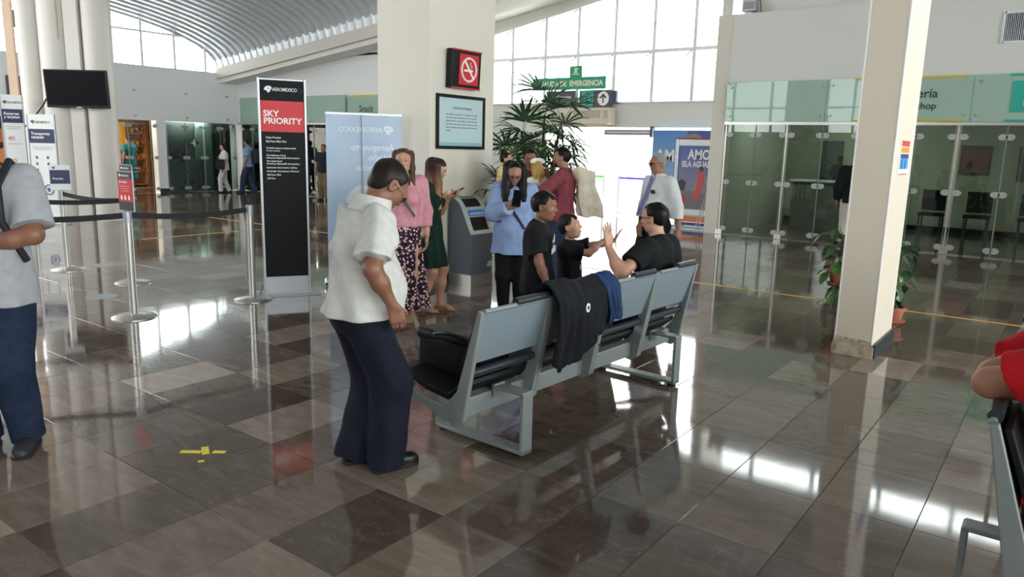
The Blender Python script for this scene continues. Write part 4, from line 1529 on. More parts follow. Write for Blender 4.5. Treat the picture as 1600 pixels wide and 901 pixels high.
C_WHITE = cloth('white_linen', (200, 197, 193), (188, 186, 183))
C_SHIRT = cloth('white_shirt_cotton', (224, 224, 226), (214, 215, 219))
C_NAVY = cloth('navy_trouser_cloth', (22, 24, 40), (16, 18, 32))
C_BLACK = cloth('black_cotton', (20, 21, 25), (14, 15, 19))
C_LEG = cloth('black_legging', (15, 15, 17), (11, 11, 13))
C_PINK = cloth('pink_blouse', (212, 150, 160), (200, 132, 146), 0.6)
C_GREEN = cloth('dark_green_dress', (22, 50, 40), (14, 38, 30))
C_BLUE = cloth('periwinkle_sweatshirt', (146, 166, 206), (134, 154, 196))
C_MAROON = cloth('maroon_jersey', (142, 70, 78), (128, 60, 68))
C_JEAN = cloth('blue_denim', (52, 66, 92), (38, 50, 74))
C_JEAN2 = cloth('dark_denim', (34, 46, 70), (26, 36, 58))
C_GREY = cloth('grey_tee', (164, 164, 169), (154, 154, 160))
C_RED = cloth('red_tee', (196, 22, 36), (178, 16, 30))
C_YELLOW = cloth('mustard_gingham', (222, 172, 84), (232, 196, 124))
C_CREAM = cloth('cream_cloth', (232, 214, 160), (224, 196, 130))
C_TEAL = cloth('teal_uniform', (34, 128, 142), (26, 112, 128))
C_LBLUE = cloth('light_blue_shirt', (140, 168, 206), (126, 154, 196))
M_SHOE = mat('black_leather', (18, 18, 19), 0.3)
M_SANDAL = mat('tan_sandal', (150, 106, 82), 0.5)
M_TSHOE = mat('dark_trainer', (34, 36, 42), 0.6)
M_PHONE = mat('phone_black', (22, 23, 30), 0.15)


def floral():
    m = cloth('floral_skirt', (40, 28, 38))
    nt = m.node_tree
    b = nt.nodes['Principled BSDF']
    tc = [n for n in nt.nodes if n.type == 'TEX_COORD'][0]
    v = nt.nodes.new('ShaderNodeTexVoronoi')
    v.inputs['Scale'].default_value = 38
    r = nt.nodes.new('ShaderNodeValToRGB')
    e = r.color_ramp.elements
    e[0].position, e[0].color = 0.24, lin((222, 190, 196))
    e[1].position, e[1].color = 0.46, lin((40, 28, 38))
    x = e.new(0.36)
    x.color = lin((150, 104, 116))
    r.color_ramp.interpolation = 'CONSTANT'
    nt.links.new(tc.outputs['Object'], v.inputs['Vector'])
    nt.links.new(v.outputs['Distance'], r.inputs['Fac'])
    nt.links.new(r.outputs['Color'], b.inputs['Base Color'])
    return m


C_FLORAL = floral()


def phone(label, loc, rot, size=(0.075, 0.009, 0.15)):
    t = thing('mobile_phone', label, 'phone', loc)
    t.rotation_euler = rot
    box('phone_case', (0, 0, 0), size, M_PHONE, t, bevel=0.003)
    box('screen', (0, -size[1] / 2 - 0.0006, 0), (size[0] * 0.9, 0.001, size[2] * 0.9), M_BLACKG, t)
    box('camera_bump', (size[0] * 0.28, size[1] / 2 + 0.001, size[2] * 0.38), (0.02, 0.003, 0.03), M_DARK, t)
    return t


# ---- the man in the white shirt, nearest figure
P = Person('portly man in white short-sleeved shirt and navy trousers, head bowed, beside the bench', (-2.64, 2.345), 70, 1.505, 0.0065, fat=1.4, lean=0, hunch=14, headscale=1.14, arm=0.88,
           head=(4, 46, 0), feet=((-0.083, 0.0, 0), (0.084, 0.085, 4)), hands=((-2.69, 2.50, 0.97), (-2.375, 2.295, 0.865)),
           poles=((-1.0, -0.6, -0.3), (0.5, -1.0, 0)), hdir=(None, V3(0.0, 0.35, -1)), hnorm=(V3(0, 0, 1), V3(-1, 0.2, 0)), curl=(0.5, 0.75), skin='brown')
P.top('shirt', C_WHITE, 0.80, 0.020, -0.008, 0.036, 0.012, 0.026)
P.trousers('trousers', C_NAVY, 0.012, 0.018, 0.006, knee=0.052, ankle=0.056)
P.shoes(M_SHOE)
P.collar(C_WHITE, 0.060, 0.048)
P.hair('short', HAIR['dark'], 0.9, 0.30, nape=-0.46, nl=0.32)
P.glasses(mat('gold_wire', (186, 160, 110), 0.3, 0.8))

# ---- woman in pink
P = Person('woman in pink blouse and long floral skirt, half hidden behind the man in white', (-4.76, 4.74), 318, 1.53, 0.009, sex='f', head=(-4, 4, 0),
           hands=(None, None), skin='light', feet=((-0.06, 0.0, -6), (0.06, 0.02, -6)))
P.top('blouse', C_PINK, 1.9, 0.014, 0.035, 0.004, 0.004, 0.014)
P.skirt('skirt', C_FLORAL, 0.11, 0.075, (0.135, 0.105), (0.235, 0.19), (8, 0.02))
P.shoes(M_SANDAL, 'sandal')
P.hair('long', HAIR['brown'], 1.1, 0.34, locks=[((-0.28, -0.20, 0.25), (-0.42, 0.06, -1.05), 0.22, 0.13), ((0.28, -0.20, 0.25), (0.42, 0.06, -1.05), 0.22, 0.13), ((0, -0.36, 0.1), (0, -0.48, -1.3), 0.36, 0.22)])
MB().tube([P.T(0.085, 0.06, 0.30), P.T(0.02, 0.105, 0.22), P.T(-0.06, 0.10, 0.10)], 0.012, 6).build('shoulder_strap', mat('strap_grey', (78, 82, 92), 0.6), P.root, True)
box('name_badge', tuple(P.T(0.075, 0.088, 0.25)), (0.07, 0.008, 0.035), mat('badge_grey', (84, 90, 100), 0.4), P.root)

# ---- woman in green
M_OMB = ombre('hair_ombre', (56, 36, 30), (196, 150, 104), 0.95, 1.36)
P = Person('woman in dark green sleeveless dress looking at her phone beside the column', (-4.84, 5.165), 26, 1.46, 0.008, sex='f', head=(6, 22, 0), lean=-3, hunch=9,
           feet=((-0.05, 0.09, 4), (0.06, -0.06, -6)), hands=((-4.735, 5.325, 1.10), (-4.77, 5.25, 1.085)), poles=((-0.5, -0.5, -1), (0.5, -0.6, -1)),
           hdir=(V3(0.25, 1, 0.25), V3(-0.2, 1, 0.3)), hnorm=(V3(0.5, 0, 0.7), V3(-0.5, 0, 0.7)), curl=(0.7, 0.7), skin='light')
P.top('dress_top', C_GREEN, 0.16, 0.013, -0.02, 0.006, 0.003, 0.010)
P.skirt('dress_skirt', C_GREEN, 0.09, 0.305, (0.125, 0.10), (0.205, 0.175), (10, 0.012))
P.shoes(M_SANDAL, 'sandal')
P.hair('long', M_OMB, 1.1, 0.30, locks=[((-0.26, -0.14, 0.2), (-0.36, 0.10, -1.75), 0.22, 0.10), ((0.28, -0.12, 0.2), (0.36, 0.14, -1.8), 0.24, 0.12), ((0.14, -0.34, 0.15), (0.18, -0.52, -1.85), 0.34, 0.22), ((-0.14, -0.34, 0.15), (-0.18, -0.52, -1.85), 0.34, 0.22)])
phone('mobile phone held up in both hands by the woman in the green dress', (-4.675, 5.375, 1.145), (R(-55), 0, R(-60)))

# ---- woman in blue sweatshirt
P = Person('woman in periwinkle blue sweatshirt and black leggings, long black hair, reading a phone', (-4.10, 5.50), 302, 1.46, 0.008, fat=1.1, sex='f', head=(8, 30, 0), hunch=6,
           feet=((-0.075, 0.0, -8), (0.075, 0.03, -8)), hands=(None, (-3.97, 5.26, 1.05)), poles=(None, (1, -0.5, -0.8)),
           hdir=(None, V3(-0.65, 0.5, 0.35)), hnorm=(None, V3(-0.4, -0.7, 0.5)), curl=(0.4, 0.75), skin='tan')
P.top('sweatshirt', C_BLUE, 1.92, 0.022, -0.105, 0.040, 0.006, 0.030)
P.trousers('leggings', C_LEG, 0.010, 0.03, 0.002, knee=0.036, ankle=0.024)
P.shoes(M_TSHOE)
P.hair('long', HAIR['black'], 1.0, 0.40, locks=[((-0.33, -0.16, 0.2), (-0.46, 0.14, -1.45), 0.22, 0.18), ((0.33, -0.16, 0.2), (0.46, 0.16, -1.45), 0.22, 0.18), ((-0.2, -0.34, 0.1), (-0.35, -0.3, -1.6), 0.36, 0.28), ((0.2, -0.34, 0.1), (0.35, -0.3, -1.6), 0.36, 0.28), ((0.40, -0.08, -0.2), (0.42, 0.34, -1.3), 0.14, 0.13), ((-0.40, -0.08, -0.2), (-0.42, 0.34, -1.2), 0.14, 0.13)])
P.glasses()
phone('mobile phone held in front of the blue sweatshirt', (-3.885, 5.255, 1.135), (R(-20), R(6), R(32)))
MB().tube([P.T(0.08, 0.03, 0.315), P.T(0.02, 0.115, 0.22), P.T(-0.08, 0.12, 0.06)], 0.012, 6).build('bag_strap', mat('strap_navy', (26, 32, 66), 0.6), P.root, True)

# ---- the two boys
P = Person('taller boy in black printed t-shirt, back half turned, hand on the bench back', (-2.99, 4.32), 26, 1.23, 0.007, sex='c', headscale=1.22, head=(-6, 6, 0),
           hands=(None, (-2.81, 4.19, 0.62)), poles=(None, (0.4, -1, 0)), hdir=(None, V3(0.05, 0.2, -1)), skin='brown', feet=((-0.075, 0, -8), (0.075, 0.02, -8)))
P.top('t_shirt', C_BLACK, 0.75, 0.018, -0.075, 0.018, 0.005, 0.026)
P.trousers('shorts_trousers', C_BLACK, 0.018, 0.03, 0.004, knee=0.044, ankle=0.040)
P.shoes(M_TSHOE)
P.hair('short', HAIR['black'], 1.5, 0.27, nape=-0.26)
t_ = text('adidas', 0.085, P.root, tuple(P.front(0.012, 0.165)), M_TEXTW, 'CENTER', 0.012, name='printed_word', rot=(90, 0, 180))
for q in range(3):
    MB().prism([(0, 0), (0.018, 0), (0.018, 0.024 + 0.018 * q), (0, 0.012 + 0.018 * q)], 'y', 0, 0.002).build('printed_bar', M_TEXTW, P.root).location = tuple(P.front(0.032 - 0.021 * q, 0.225))

P = Person('small boy in black t-shirt reaching both hands out to clap, face lifted', (-2.98, 4.74), 18, 1.03, 0.0065, sex='c', headscale=1.38, head=(2, -14, 0), lean=-2,
           hands=((-2.73, 4.95, 0.90), (-2.765, 4.84, 0.905)), poles=((-0.5, 0, -1), (0.3, 0.2, -1)),
           hdir=(V3(-0.1, 0.5, 0.9), V3(0.1, 0.55, 0.85)), hnorm=(V3(0, 0.8, -0.5), V3(0, 0.7, -0.6)), curl=(0.08, 0.08), spread=(0.14, 0.14), skin='light', feet=((-0.07, 0, -8), (0.07, 0.02, -8)))
P.top('t_shirt', C_BLACK, 0.72, 0.014, -0.085, 0.012, 0.004, 0.022)
P.trousers('joggers', C_BLACK, 0.014, 0.03, 0.004, knee=0.044, ankle=0.040)
P.shoes(M_TSHOE)
P.hair('short', HAIR['dark'], 1.5, 0.24, nape=-0.22)
text('MI', 0.06, P.root, tuple(P.front(0.03, 0.14)), M_TEXTW, 'CENTER', 0.02, name='printed_word', rot=(90, 0, 180))

# ---- seated man on the bench
P = Person('seated bearded man in black t-shirt and glasses on the bench, hand raised', (-2.33, 4.69), 178, 1.55, 0.008, lean=-14, hunch=12, head=(6, 2, 0),
           pelvis=(0, 0.0, 0.485), feet=((-0.10, 0.50, -4), (0.10, 0.48, -4)), hands=((-2.46, 4.38, 0.925), None), poles=((-0.6, -0.6, -1), None),
           hdir=(V3(-0.05, 0.10, 1), None), hnorm=(V3(0.25, 1.0, 0), None), curl=(0.10, 0.4), spread=(0.05, 0.0), skin='light', knees=(V3(-0.1, 1, 1), V3(0.1, 1, 1)))
P.hd = P.hd
P.top('t_shirt', C_BLACK, 0.56, 0.016, -0.045, 0.016, 0.005, 0.020)
P.trousers('trousers', C_JEAN2, 0.016, 0.03, 0.004, knee=0.042, ankle=0.036)
P.shoes(M_TSHOE)
P.hair('short', HAIR['black'], 1.3, 0.30, beard=HAIR['black'])
P.glasses()

# ---- older man with tie
P = Person('grey-haired man in white shirt and lavender tie standing in front of the posters', (-3.50, 7.19), 244, 1.545, 0.008, fat=1.1, head=(-8, 6, 0), lean=-3,
           hands=((-3.20, 7.14, 0.76), (-3.62, 7.04, 0.66)), poles=((-1, -0.6, 0), (1, -0.6, 0)), skin='tan')
P.top('shirt', C_SHIRT, 1.88, 0.018, 0.055, 0.028, 0.005, 0.024)
P.trousers('trousers', C_NAVY, 0.022, 0.02, 0.004, knee=0.042, ankle=0.042, top=0.075)
P.shoes(M_SHOE)
P.collar(C_SHIRT, 0.043, 0.026)
P.hair('short', HAIR['grey'], 0.75, 0.36)
P.glasses()
_t = MB()
_tp = [P.T(0, 0.062, 0.315), P.front(0, 0.265), P.front(0, 0.22), P.front(0, 0.17), P.front(0, 0.12), P.front(0, 0.07)]
for a, b, w0, w1 in zip(_tp[:-1], _tp[1:], (0.018, 0.022, 0.026, 0.030, 0.034), (0.022, 0.026, 0.030, 0.034, 0.03)):
    _t.add([a + V3(-w0, 0, 0), a + V3(w0, 0, 0), b + V3(w1, 0, 0), b + V3(-w1, 0, 0), a + V3(-w0, .008, 0), a + V3(w0, .008, 0), b + V3(w1, .008, 0), b + V3(-w1, .008, 0)],
           [(0, 1, 2, 3), (7, 6, 5, 4), (0, 4, 5, 1), (2, 6, 7, 3), (1, 5, 6, 2), (0, 3, 7, 4)])
_t.ball(P.T(0, 0.066, 0.31), (0.022, 0.016, 0.020)).build('tie', cloth('lavender_tie', (134, 138, 186), (120, 124, 174)), P.root)
box('name_badge', tuple(P.front(-0.05, 0.225)), (0.06, 0.01, 0.04), mat('badge_dark', (62, 62, 62), 0.4), P.root, rx=R(-14))
box('belt', tuple(P.T(0, 0.118, 0.05)), (0.05, 0.012, 0.035), M_BLACK, P.root)

# ---- family group by the palm
P = Person('bearded man in maroon top carrying a fair-haired child, seen from the side', (-4.52, 6.93), 200, 1.575, 0.009, fat=0.6, head=(6, 2, 0), lean=-2,
           hands=((-4.78, 6.68, 1.06), (-4.80, 6.92, 0.98)), poles=((-1, 0, -0.5), (1, 0, -0.6)), hdir=(V3(0.9, 0.3, 0.2), V3(-0.9, 0.3, 0)), hnorm=(V3(0, 1, 0.3), V3(0, 1, 0.3)), skin='tan')
P.top('jersey', C_MAROON, 1.75, 0.020, -0.02, 0.020, 0.006, 0.024)
P.trousers('jeans', C_JEAN, 0.018, 0.03, 0.004, knee=0.042, ankle=0.038)
P.shoes(M_TSHOE)
P.hair('short', HAIR['black'], 1.35, 0.30, beard=HAIR['dark'])

P = Person('fair-haired child with white bow held in the arms of the man in maroon', (-4.76, 6.80), 150, 0.84, 0.008, sex='c', headscale=1.5, head=(0, 4, 0), base_z=0.53,
           feet=((-0.10, 0.04, 0, 0.0), (0.10, 0.04, 0, 0.0)), hands=(None, None), skin='light')
P.top('cardigan', cloth('white_cardigan', (226, 220, 206)), 1.7, 0.014, -0.08, 0.014, 0.004, 0.018)
P.trousers('tights', C_CREAM, 0.010, 0.03, 0.003)
P.hair('long', HAIR['blonde'], 1.25, 0.30, locks=[((0, -0.40, 0.2), (0.0, -0.55, -1.0), 0.18, 0.10), ((-0.2, -0.25, 0.0), (-0.25, -0.35, -0.8), 0.25, 0.14), ((0.2, -0.25, 0.0), (0.25, -0.35, -0.8), 0.25, 0.14)])
_b = SDF()
for sg in (-1, 1):
    _b.ell(P.H(sg * 0.26, -0.22, 0.52), (0.05, 0.022, 0.028), P.Rhd @ np.array(Matrix.Rotation(R(sg * 20), 3, 'Y')), 0.01)
_b.ell(P.H(0, -0.22, 0.55), (0.02, 0.02, 0.02), None, 0.01)
_b.build('hair_bow', 0.006, cloth('white_bow', (240, 240, 238)), P.root)

P = Person('smiling dark-haired woman in mustard skirt behind the woman in blue, holding a toddler', (-5.10, 7.15), 306, 1.555, 0.009, sex='f', head=(-4, 10, 0),
           hands=((-4.95, 7.0, 0.98), (-5.12, 6.92, 1.0)), poles=((-1, -0.2, -0.6), (1, -0.2, -0.6)), skin='tan')
P.top('blouse', cloth('brown_blouse', (96, 58, 56)), 0.7, 0.014, -0.01, 0.006, 0.004, 0.018)
P.skirt('skirt', C_YELLOW, 0.10, 0.20, (0.12, 0.10), (0.30, 0.25), (11, 0.022))
P.shoes(M_SANDAL, 'sandal')
P.hair('short', HAIR['black'], 1.2, 0.30, nape=-0.6)

P = Person('toddler with hair tied in a bun and a cream top, held by the smiling woman', (-5.12, 6.68), 30, 0.78, 0.008, sex='c', headscale=1.5, head=(0, 0, 0), base_z=0.68,
           feet=((-0.10, 0.05, 0, 0.05), (0.10, 0.05, 0, 0.05)), skin='light')
P.top('frilled_top', C_CREAM, 0.5, 0.018, -0.08, 0.02, 0.006, 0.03)
P.trousers('leggings', C_YELLOW, 0.012, 0.03, 0.003)
P.hair('short', HAIR['dark'], 1.1, 0.32, nape=-0.3)
_b = SDF()
_b.ell(P.H(0, -0.25, 0.58), (0.034, 0.034, 0.03), None, 0.01)
_b.build('hair_bun', 0.006, HAIR['dark'], P.root)
MB().lathe([(0.026, 0), (0.032, 0.006), (0.026, 0.012)], tuple(P.H(0, -0.24, 0.50))).build('hair_tie', M_YELLOW, P.root, True)

# ---- people cut by the frame
P = Person('person in grey t-shirt and jeans with backpack, cut by the left frame edge', (-4.20, 1.35), 318, 1.66, 0.008, fat=0.6, hands=((-4.08, 1.27, 1.05), (-4.12, 1.16, 1.03)),
           poles=((-1, 0.4, -0.8), (1, -0.3, -0.8)), hdir=(V3(1, 0.2, 0), V3(-1, 0.2, 0)), hnorm=(V3(0, -1, 0), V3(0, -1, 0)), skin='brown')
P.top('t_shirt', C_GREY, 0.85, 0.020, -0.07, 0.036, 0.006, 0.024)
P.trousers('jeans', C_JEAN2, 0.016, 0.03, 0.004, knee=0.042, ankle=0.036)
P.shoes(M_TSHOE)
P.hair('short', HAIR['black'], 1.2, 0.30)
_b = SDF()
_b.rbox(P.T(0.03, -0.14, 0.16), (0.11, 0.075, 0.22), 0.05, None, 0.02)
_bk = _b.build('backpack', 0.01, mat('backpack_black', (24, 25, 28), 0.7), P.root)
for sg in (-1, 1):
    MB().tube([P.T(sg * 0.075, -0.09, 0.30), P.T(sg * 0.08, 0.0, 0.345), P.T(sg * 0.08, 0.085, 0.28), P.T(sg * 0.085, 0.095, 0.18), P.T(sg * 0.115, 0.03, 0.06)], 0.018, 8).build('shoulder_strap', mat('backpack_black', (24, 25, 28), 0.7), _bk, True)

P = Person('person in red t-shirt with an elbow over the back of the right-hand bench', (0.125, 2.85), 8, 1.66, 0.007, pelvis=(0, 0, 0.53), lean=-4, feet=((-0.10, 0.46, -4), (0.10, 0.46, -4)),
           hands=((0.10, 2.90, 0.90), (0.09, 2.80, 0.885)), poles=((-0.3, -1, 0.1), (0.35, -1, 0.1)), skin='tan', knees=(V3(0, 1, 1), V3(0, 1, 1)))
P.top('t_shirt', C_RED, 0.74, 0.018, -0.05, 0.014, 0.005, 0.024)
P.trousers('trousers', C_JEAN2, 0.014, 0.03)
P.shoes(M_TSHOE)
P.hair('short', HAIR['black'], 1.2, 0.30)

# ---- distant people
P = Person('man in black sweater and pale trousers at the glass doors behind the right pillar', (-2.86, 13.05), 100, 1.66, 0.016, head=(0, 0, 0), skin='tan', face_detail=False)
P.top('sweater', C_BLACK, 1.9, 0.022, -0.03, 0.018, 0.004, 0.026)
P.trousers('trousers', cloth('pale_chinos', (206, 198, 184)), 0.02)
P.shoes(M_TSHOE)
P.hair('short', HAIR['black'], 1.2, 0.30, brow=False)

P = Person('far man in light blue shirt and jeans with a black backpack, walking by the corner', (-20.26, 13.57), 217, 1.60, 0.02, feet=((-0.08, 0.18, 0), (0.08, -0.16, 0)), skin='tan', face_detail=False)
P.top('shirt', C_LBLUE, 0.7, 0.025, -0.03, 0.02, 0.004, 0.03)
P.trousers('jeans', C_JEAN, 0.02)
P.shoes(M_TSHOE)
P.hair('short', HAIR['black'], 1.2, 0.30, brow=False)
_b = SDF()
_b.rbox(P.T(0, -0.17, 0.17), (0.15, 0.09, 0.22), 0.05)
_b.build('backpack', 0.02, mat('backpack_black', (24, 25, 28), 0.7), P.root)

P = Person('far woman in white top and pale trousers beside the man in light blue', (-20.72, 13.05), 240, 1.46, 0.02, sex='f', feet=((-0.06, 0.12, 0), (0.06, -0.12, 0)), skin='light', face_detail=False)
P.top('top', cloth('white_top', (222, 220, 222)), 0.8, 0.02, -0.06, 0.03, 0.004, 0.02)
P.trousers('trousers', cloth('pale_trousers', (204, 200, 206)), 0.012)
P.shoes(M_TSHOE)
P.hair('long', HAIR['dark'], 1.1, 0.3, brow=False, locks=[((0, -0.3, 0), (0, -0.4, -0.9), 0.3, 0.2)])
_b = SDF()
_b.rbox(P.T(-0.16, 0.08, 0.06), (0.07, 0.13, 0.15), 0.04)
_bg2 = _b.build('shoulder_bag', 0.02, mat('backpack_black', (24, 25, 28), 0.7), P.root)
MB().tube([P.T(0.07, 0.02, 0.33), P.T(-0.02, 0.10, 0.22), P.T(-0.15, 0.10, 0.14)], 0.014, 6).build('bag_strap', mat('backpack_black', (24, 25, 28), 0.7), _bg2)

P = Person('far man in dark shirt and khaki trousers between the black sign and the blue banner', (-16.55, 13.45), 300, 1.52, 0.02, skin='tan', face_detail=False)
P.top('shirt', cloth('dark_shirt', (40, 44, 58)), 0.7, 0.025, -0.03, 0.02, 0.004, 0.03)
P.trousers('trousers', cloth('khaki', (122, 108, 84)), 0.02)
P.shoes(M_TSHOE)
P.hair('short', HAIR['black'], 1.2, 0.30, brow=False)

P = Person('far woman in teal uniform dress standing in the warm lit shop', (-22.2, 10.95), 200, 1.62, 0.02, sex='f', skin='brown', face_detail=False)
P.top('uniform_top', C_TEAL, 0.5, 0.022, -0.05, 0.02, 0.003, 0.03)
P.skirt('uniform_skirt', C_TEAL, 0.06, 0.24, (0.15, 0.12), (0.22, 0.18), (6, 0.01))
for zz in (0.54, 0.48):
    MB().lathe([(0.205, 0), (0.205, 0.04)], (0, 0, zz * 1.62 - 0.2), 20).build('pale_band', mat('uniform_band', (120, 180, 176), 0.7), P.root, True)
P.shoes(M_TSHOE)
P.hair('short', HAIR['black'], 1.3, 0.34, brow=False)

# ------------------------------------------------------------------ beam seating
M_SEATM = mat('grey_powder_coat', (136, 141, 141), 0.42, 0.2, bump=(90, 0.03))
M_SEATP = mat('backrest_panel_grey', (120, 131, 139), 0.5)
M_PAD = mat('seat_pad_black', (13, 14, 17), 0.5, spec=0.3)
M_ROLL = mat('rubber_roll_slate', (42, 46, 54), 0.32)

PROFILE = [(0.262, 0.805), (0.238, 0.812), (0.135, 0.48), (0.105, 0.385), (0.02, 0.290), (-0.14, 0.305), (-0.30, 0.358), (-0.385, 0.385),
           (-0.40, 0.376), (-0.33, 0.342), (-0.20, 0.285), (-0.10, 0.255), (-0.02, 0.222), (0.10, 0.20), (0.150, 0.235)]


def beam_seat(label, loc, rz, nseats=4, pitch=0.565):
    t = thing('beam_seating', label, 'bench', loc, rz)
    L = nseats * pitch
    box('beam', (0.06, 0, 0.275), (0.075, L - 0.10, 0.10), M_SEATM, t, bevel=0.006)
    for y in (-0.815, 0.815):
        lg = MB()
        lg.box((0.30, y, 0.185), (0.020, 0.082, 0.33)).box((0.0, y, 0.032), (0.62, 0.082, 0.020)).box((0.205, y, 0.345), (0.20, 0.082, 0.018))
        lg.box((0.11, y, 0.325), (0.02, 0.082, 0.07))
        leg = lg.build('leg', M_SEATM, t, bevel=0.004)
        MB().prism([(-0.325, 0.03), (-0.24, 0.03), (-0.16, 0.30), (-0.27, 0.36)], 'y', y - 0.035, y + 0.035).build('front_bracket', M_SEATM, leg, bevel=0.005)
        for xx in (0.275, -0.285):
            MB().lathe([(0.028, 0), (0.028, 0.022)], (xx, y, 0), 14).build('foot_pad', M_RUBBER, leg, True)
    side_me = MB().prism(PROFILE, 'y', -0.013, 0.013).mesh('side_frame', M_SEATM)
    pad_me = None
    for i in range(nseats):
        y0, y1 = -L / 2 + i * pitch, -L / 2 + (i + 1) * pitch
        yc, w = (y0 + y1) / 2, pitch - 0.056
        for yy in (y0 + 0.014, y1 - 0.014):
            o = bpy.data.objects.new('side_frame', side_me)
            COL.objects.link(o)
            o.parent = t
            o.location = (0, yy, 0)
            m = o.modifiers.new('edge', 'BEVEL')
            m.width, m.segments = 0.004, 2
        bk = MB().prism([(0.1585, 0.535), (0.2445, 0.797), (0.2575, 0.793), (0.1715, 0.531)], 'y', yc - w / 2, yc + w / 2).build('backrest', M_SEATP, t)
        MB().tube([(0.256, yc - w / 2, 0.806), (0.256, yc + w / 2, 0.806)], 0.0125, 10).build('top_rail', M_SEATM, bk, True)
        MB().tube([(0.252, yc - 0.02, 0.820), (0.252, yc + w / 2 - 0.02, 0.820)], 0.022, 12).build('head_roll', M_ROLL, bk, True)
        MB().tube([(0.150, yc - w / 2, 0.475), (0.150, yc + w / 2, 0.475)], 0.024, 12).build('lumbar_roll', M_ROLL, bk, True)
        MB().prism([(0.10, 0.50), (0.135, 0.535), (0.225, 0.79), (0.205, 0.795), (0.115, 0.545)], 'y', yc - w / 2 + 0.005, yc + w / 2 - 0.005).build('back_pad', M_PAD, bk, bevel=0.004)
        MB().prism([(0.105, 0.42), (0.02, 0.348), (-0.14, 0.370), (-0.30, 0.412), (-0.38, 0.408), (-0.385, 0.390), (-0.30, 0.382), (-0.14, 0.334), (0.02, 0.315), (0.115, 0.395)],
                   'y', yc - w / 2 + 0.002, yc + w / 2 - 0.002).build('seat', M_PAD, t, bevel=0.004)
    return t


bench = beam_seat('four-seat grey metal bench with a jacket over its back, seen from behind', (-2.35, 3.785, 0), R(-2.8))
bench2 = beam_seat('grey metal bench at the right edge of the photo with a person in red', (0.15, 3.645, 0), R(180))


def on_bench(x, y, z, rz=0.0):
    return Matrix.Translation((-2.35, 3.785, 0)) @ Matrix.Rotation(R(-2.8), 4, 'Z') @ Matrix.Translation((x, y, z)) @ Matrix.Rotation(rz, 4, 'Z')


# black bag on the first seat
bag = thing('shoulder_bag', 'large black leather bag with metal rings on the nearest seat of the bench', 'bag')
bag.matrix_world = on_bench(-0.14, -0.80, 0.358, R(4))
S = SDF()
S.rbox((-0.02, 0, 0.108), (0.235, 0.125, 0.112), 0.04, None, 0.02)
S.build('body', 0.008, mat('bag_black', (9, 9, 10), 0.5, spec=0.25, bump=(60, 0.15)), bag, noise=lambda X, Y, Z: 0.006 * np.sin(17 * X + 5 * Z) * np.sin(15 * Y + 13 * Z))
S = SDF()
S.rbox((-0.02, -0.02, 0.212), (0.23, 0.115, 0.026), 0.02, None, 0.01)
S.build('flap', 0.008, mat('bag_flap', (14, 14, 16), 0.42, spec=0.3, bump=(50, 0.2)), bag, noise=lambda X, Y, Z: 0.005 * np.sin(23 * X) * np.sin(19 * Y))
MB().tube([(-0.12 + 0.24 * k / 10, -0.125 - 0.02 * math.sin(math.pi * k / 10), 0.222 + 0.022 * math.sin(math.pi * k / 10)) for k in range(11)], 0.010, 8).build('handle', mat('bag_flap', (24, 25, 28)), bag, True)
MB().tube([(-0.255, -0.05, 0.18), (-0.29, -0.06, 0.10), (-0.275, -0.03, 0.02), (-0.24, 0.02, 0.005)], 0.012, 8).build('strap', mat('bag_flap', (24, 25, 28)), bag, True)
for p in ((-0.262, -0.05, 0.165), (-0.275, -0.055, 0.115)):
    MB().tube([(p[0], p[1] + 0.022 * math.cos(a), p[2] + 0.022 * math.sin(a)) for a in [2 * math.pi * k / 12 for k in range(13)]], 0.004, 6).build('metal_ring', M_CHROME, bag, True)
box('buckle', (0.19, -0.10, 0.245), (0.045, 0.02, 0.05), M_CHROME, bag, bevel=0.005)

# jacket over the second backrest: a folded cloth laid over the top rail
M_JACKET = cloth('navy_black_jacket', (22, 23, 30), (15, 16, 22))
M_LINING = cloth('blue_lining', (36, 58, 98), (28, 46, 84))


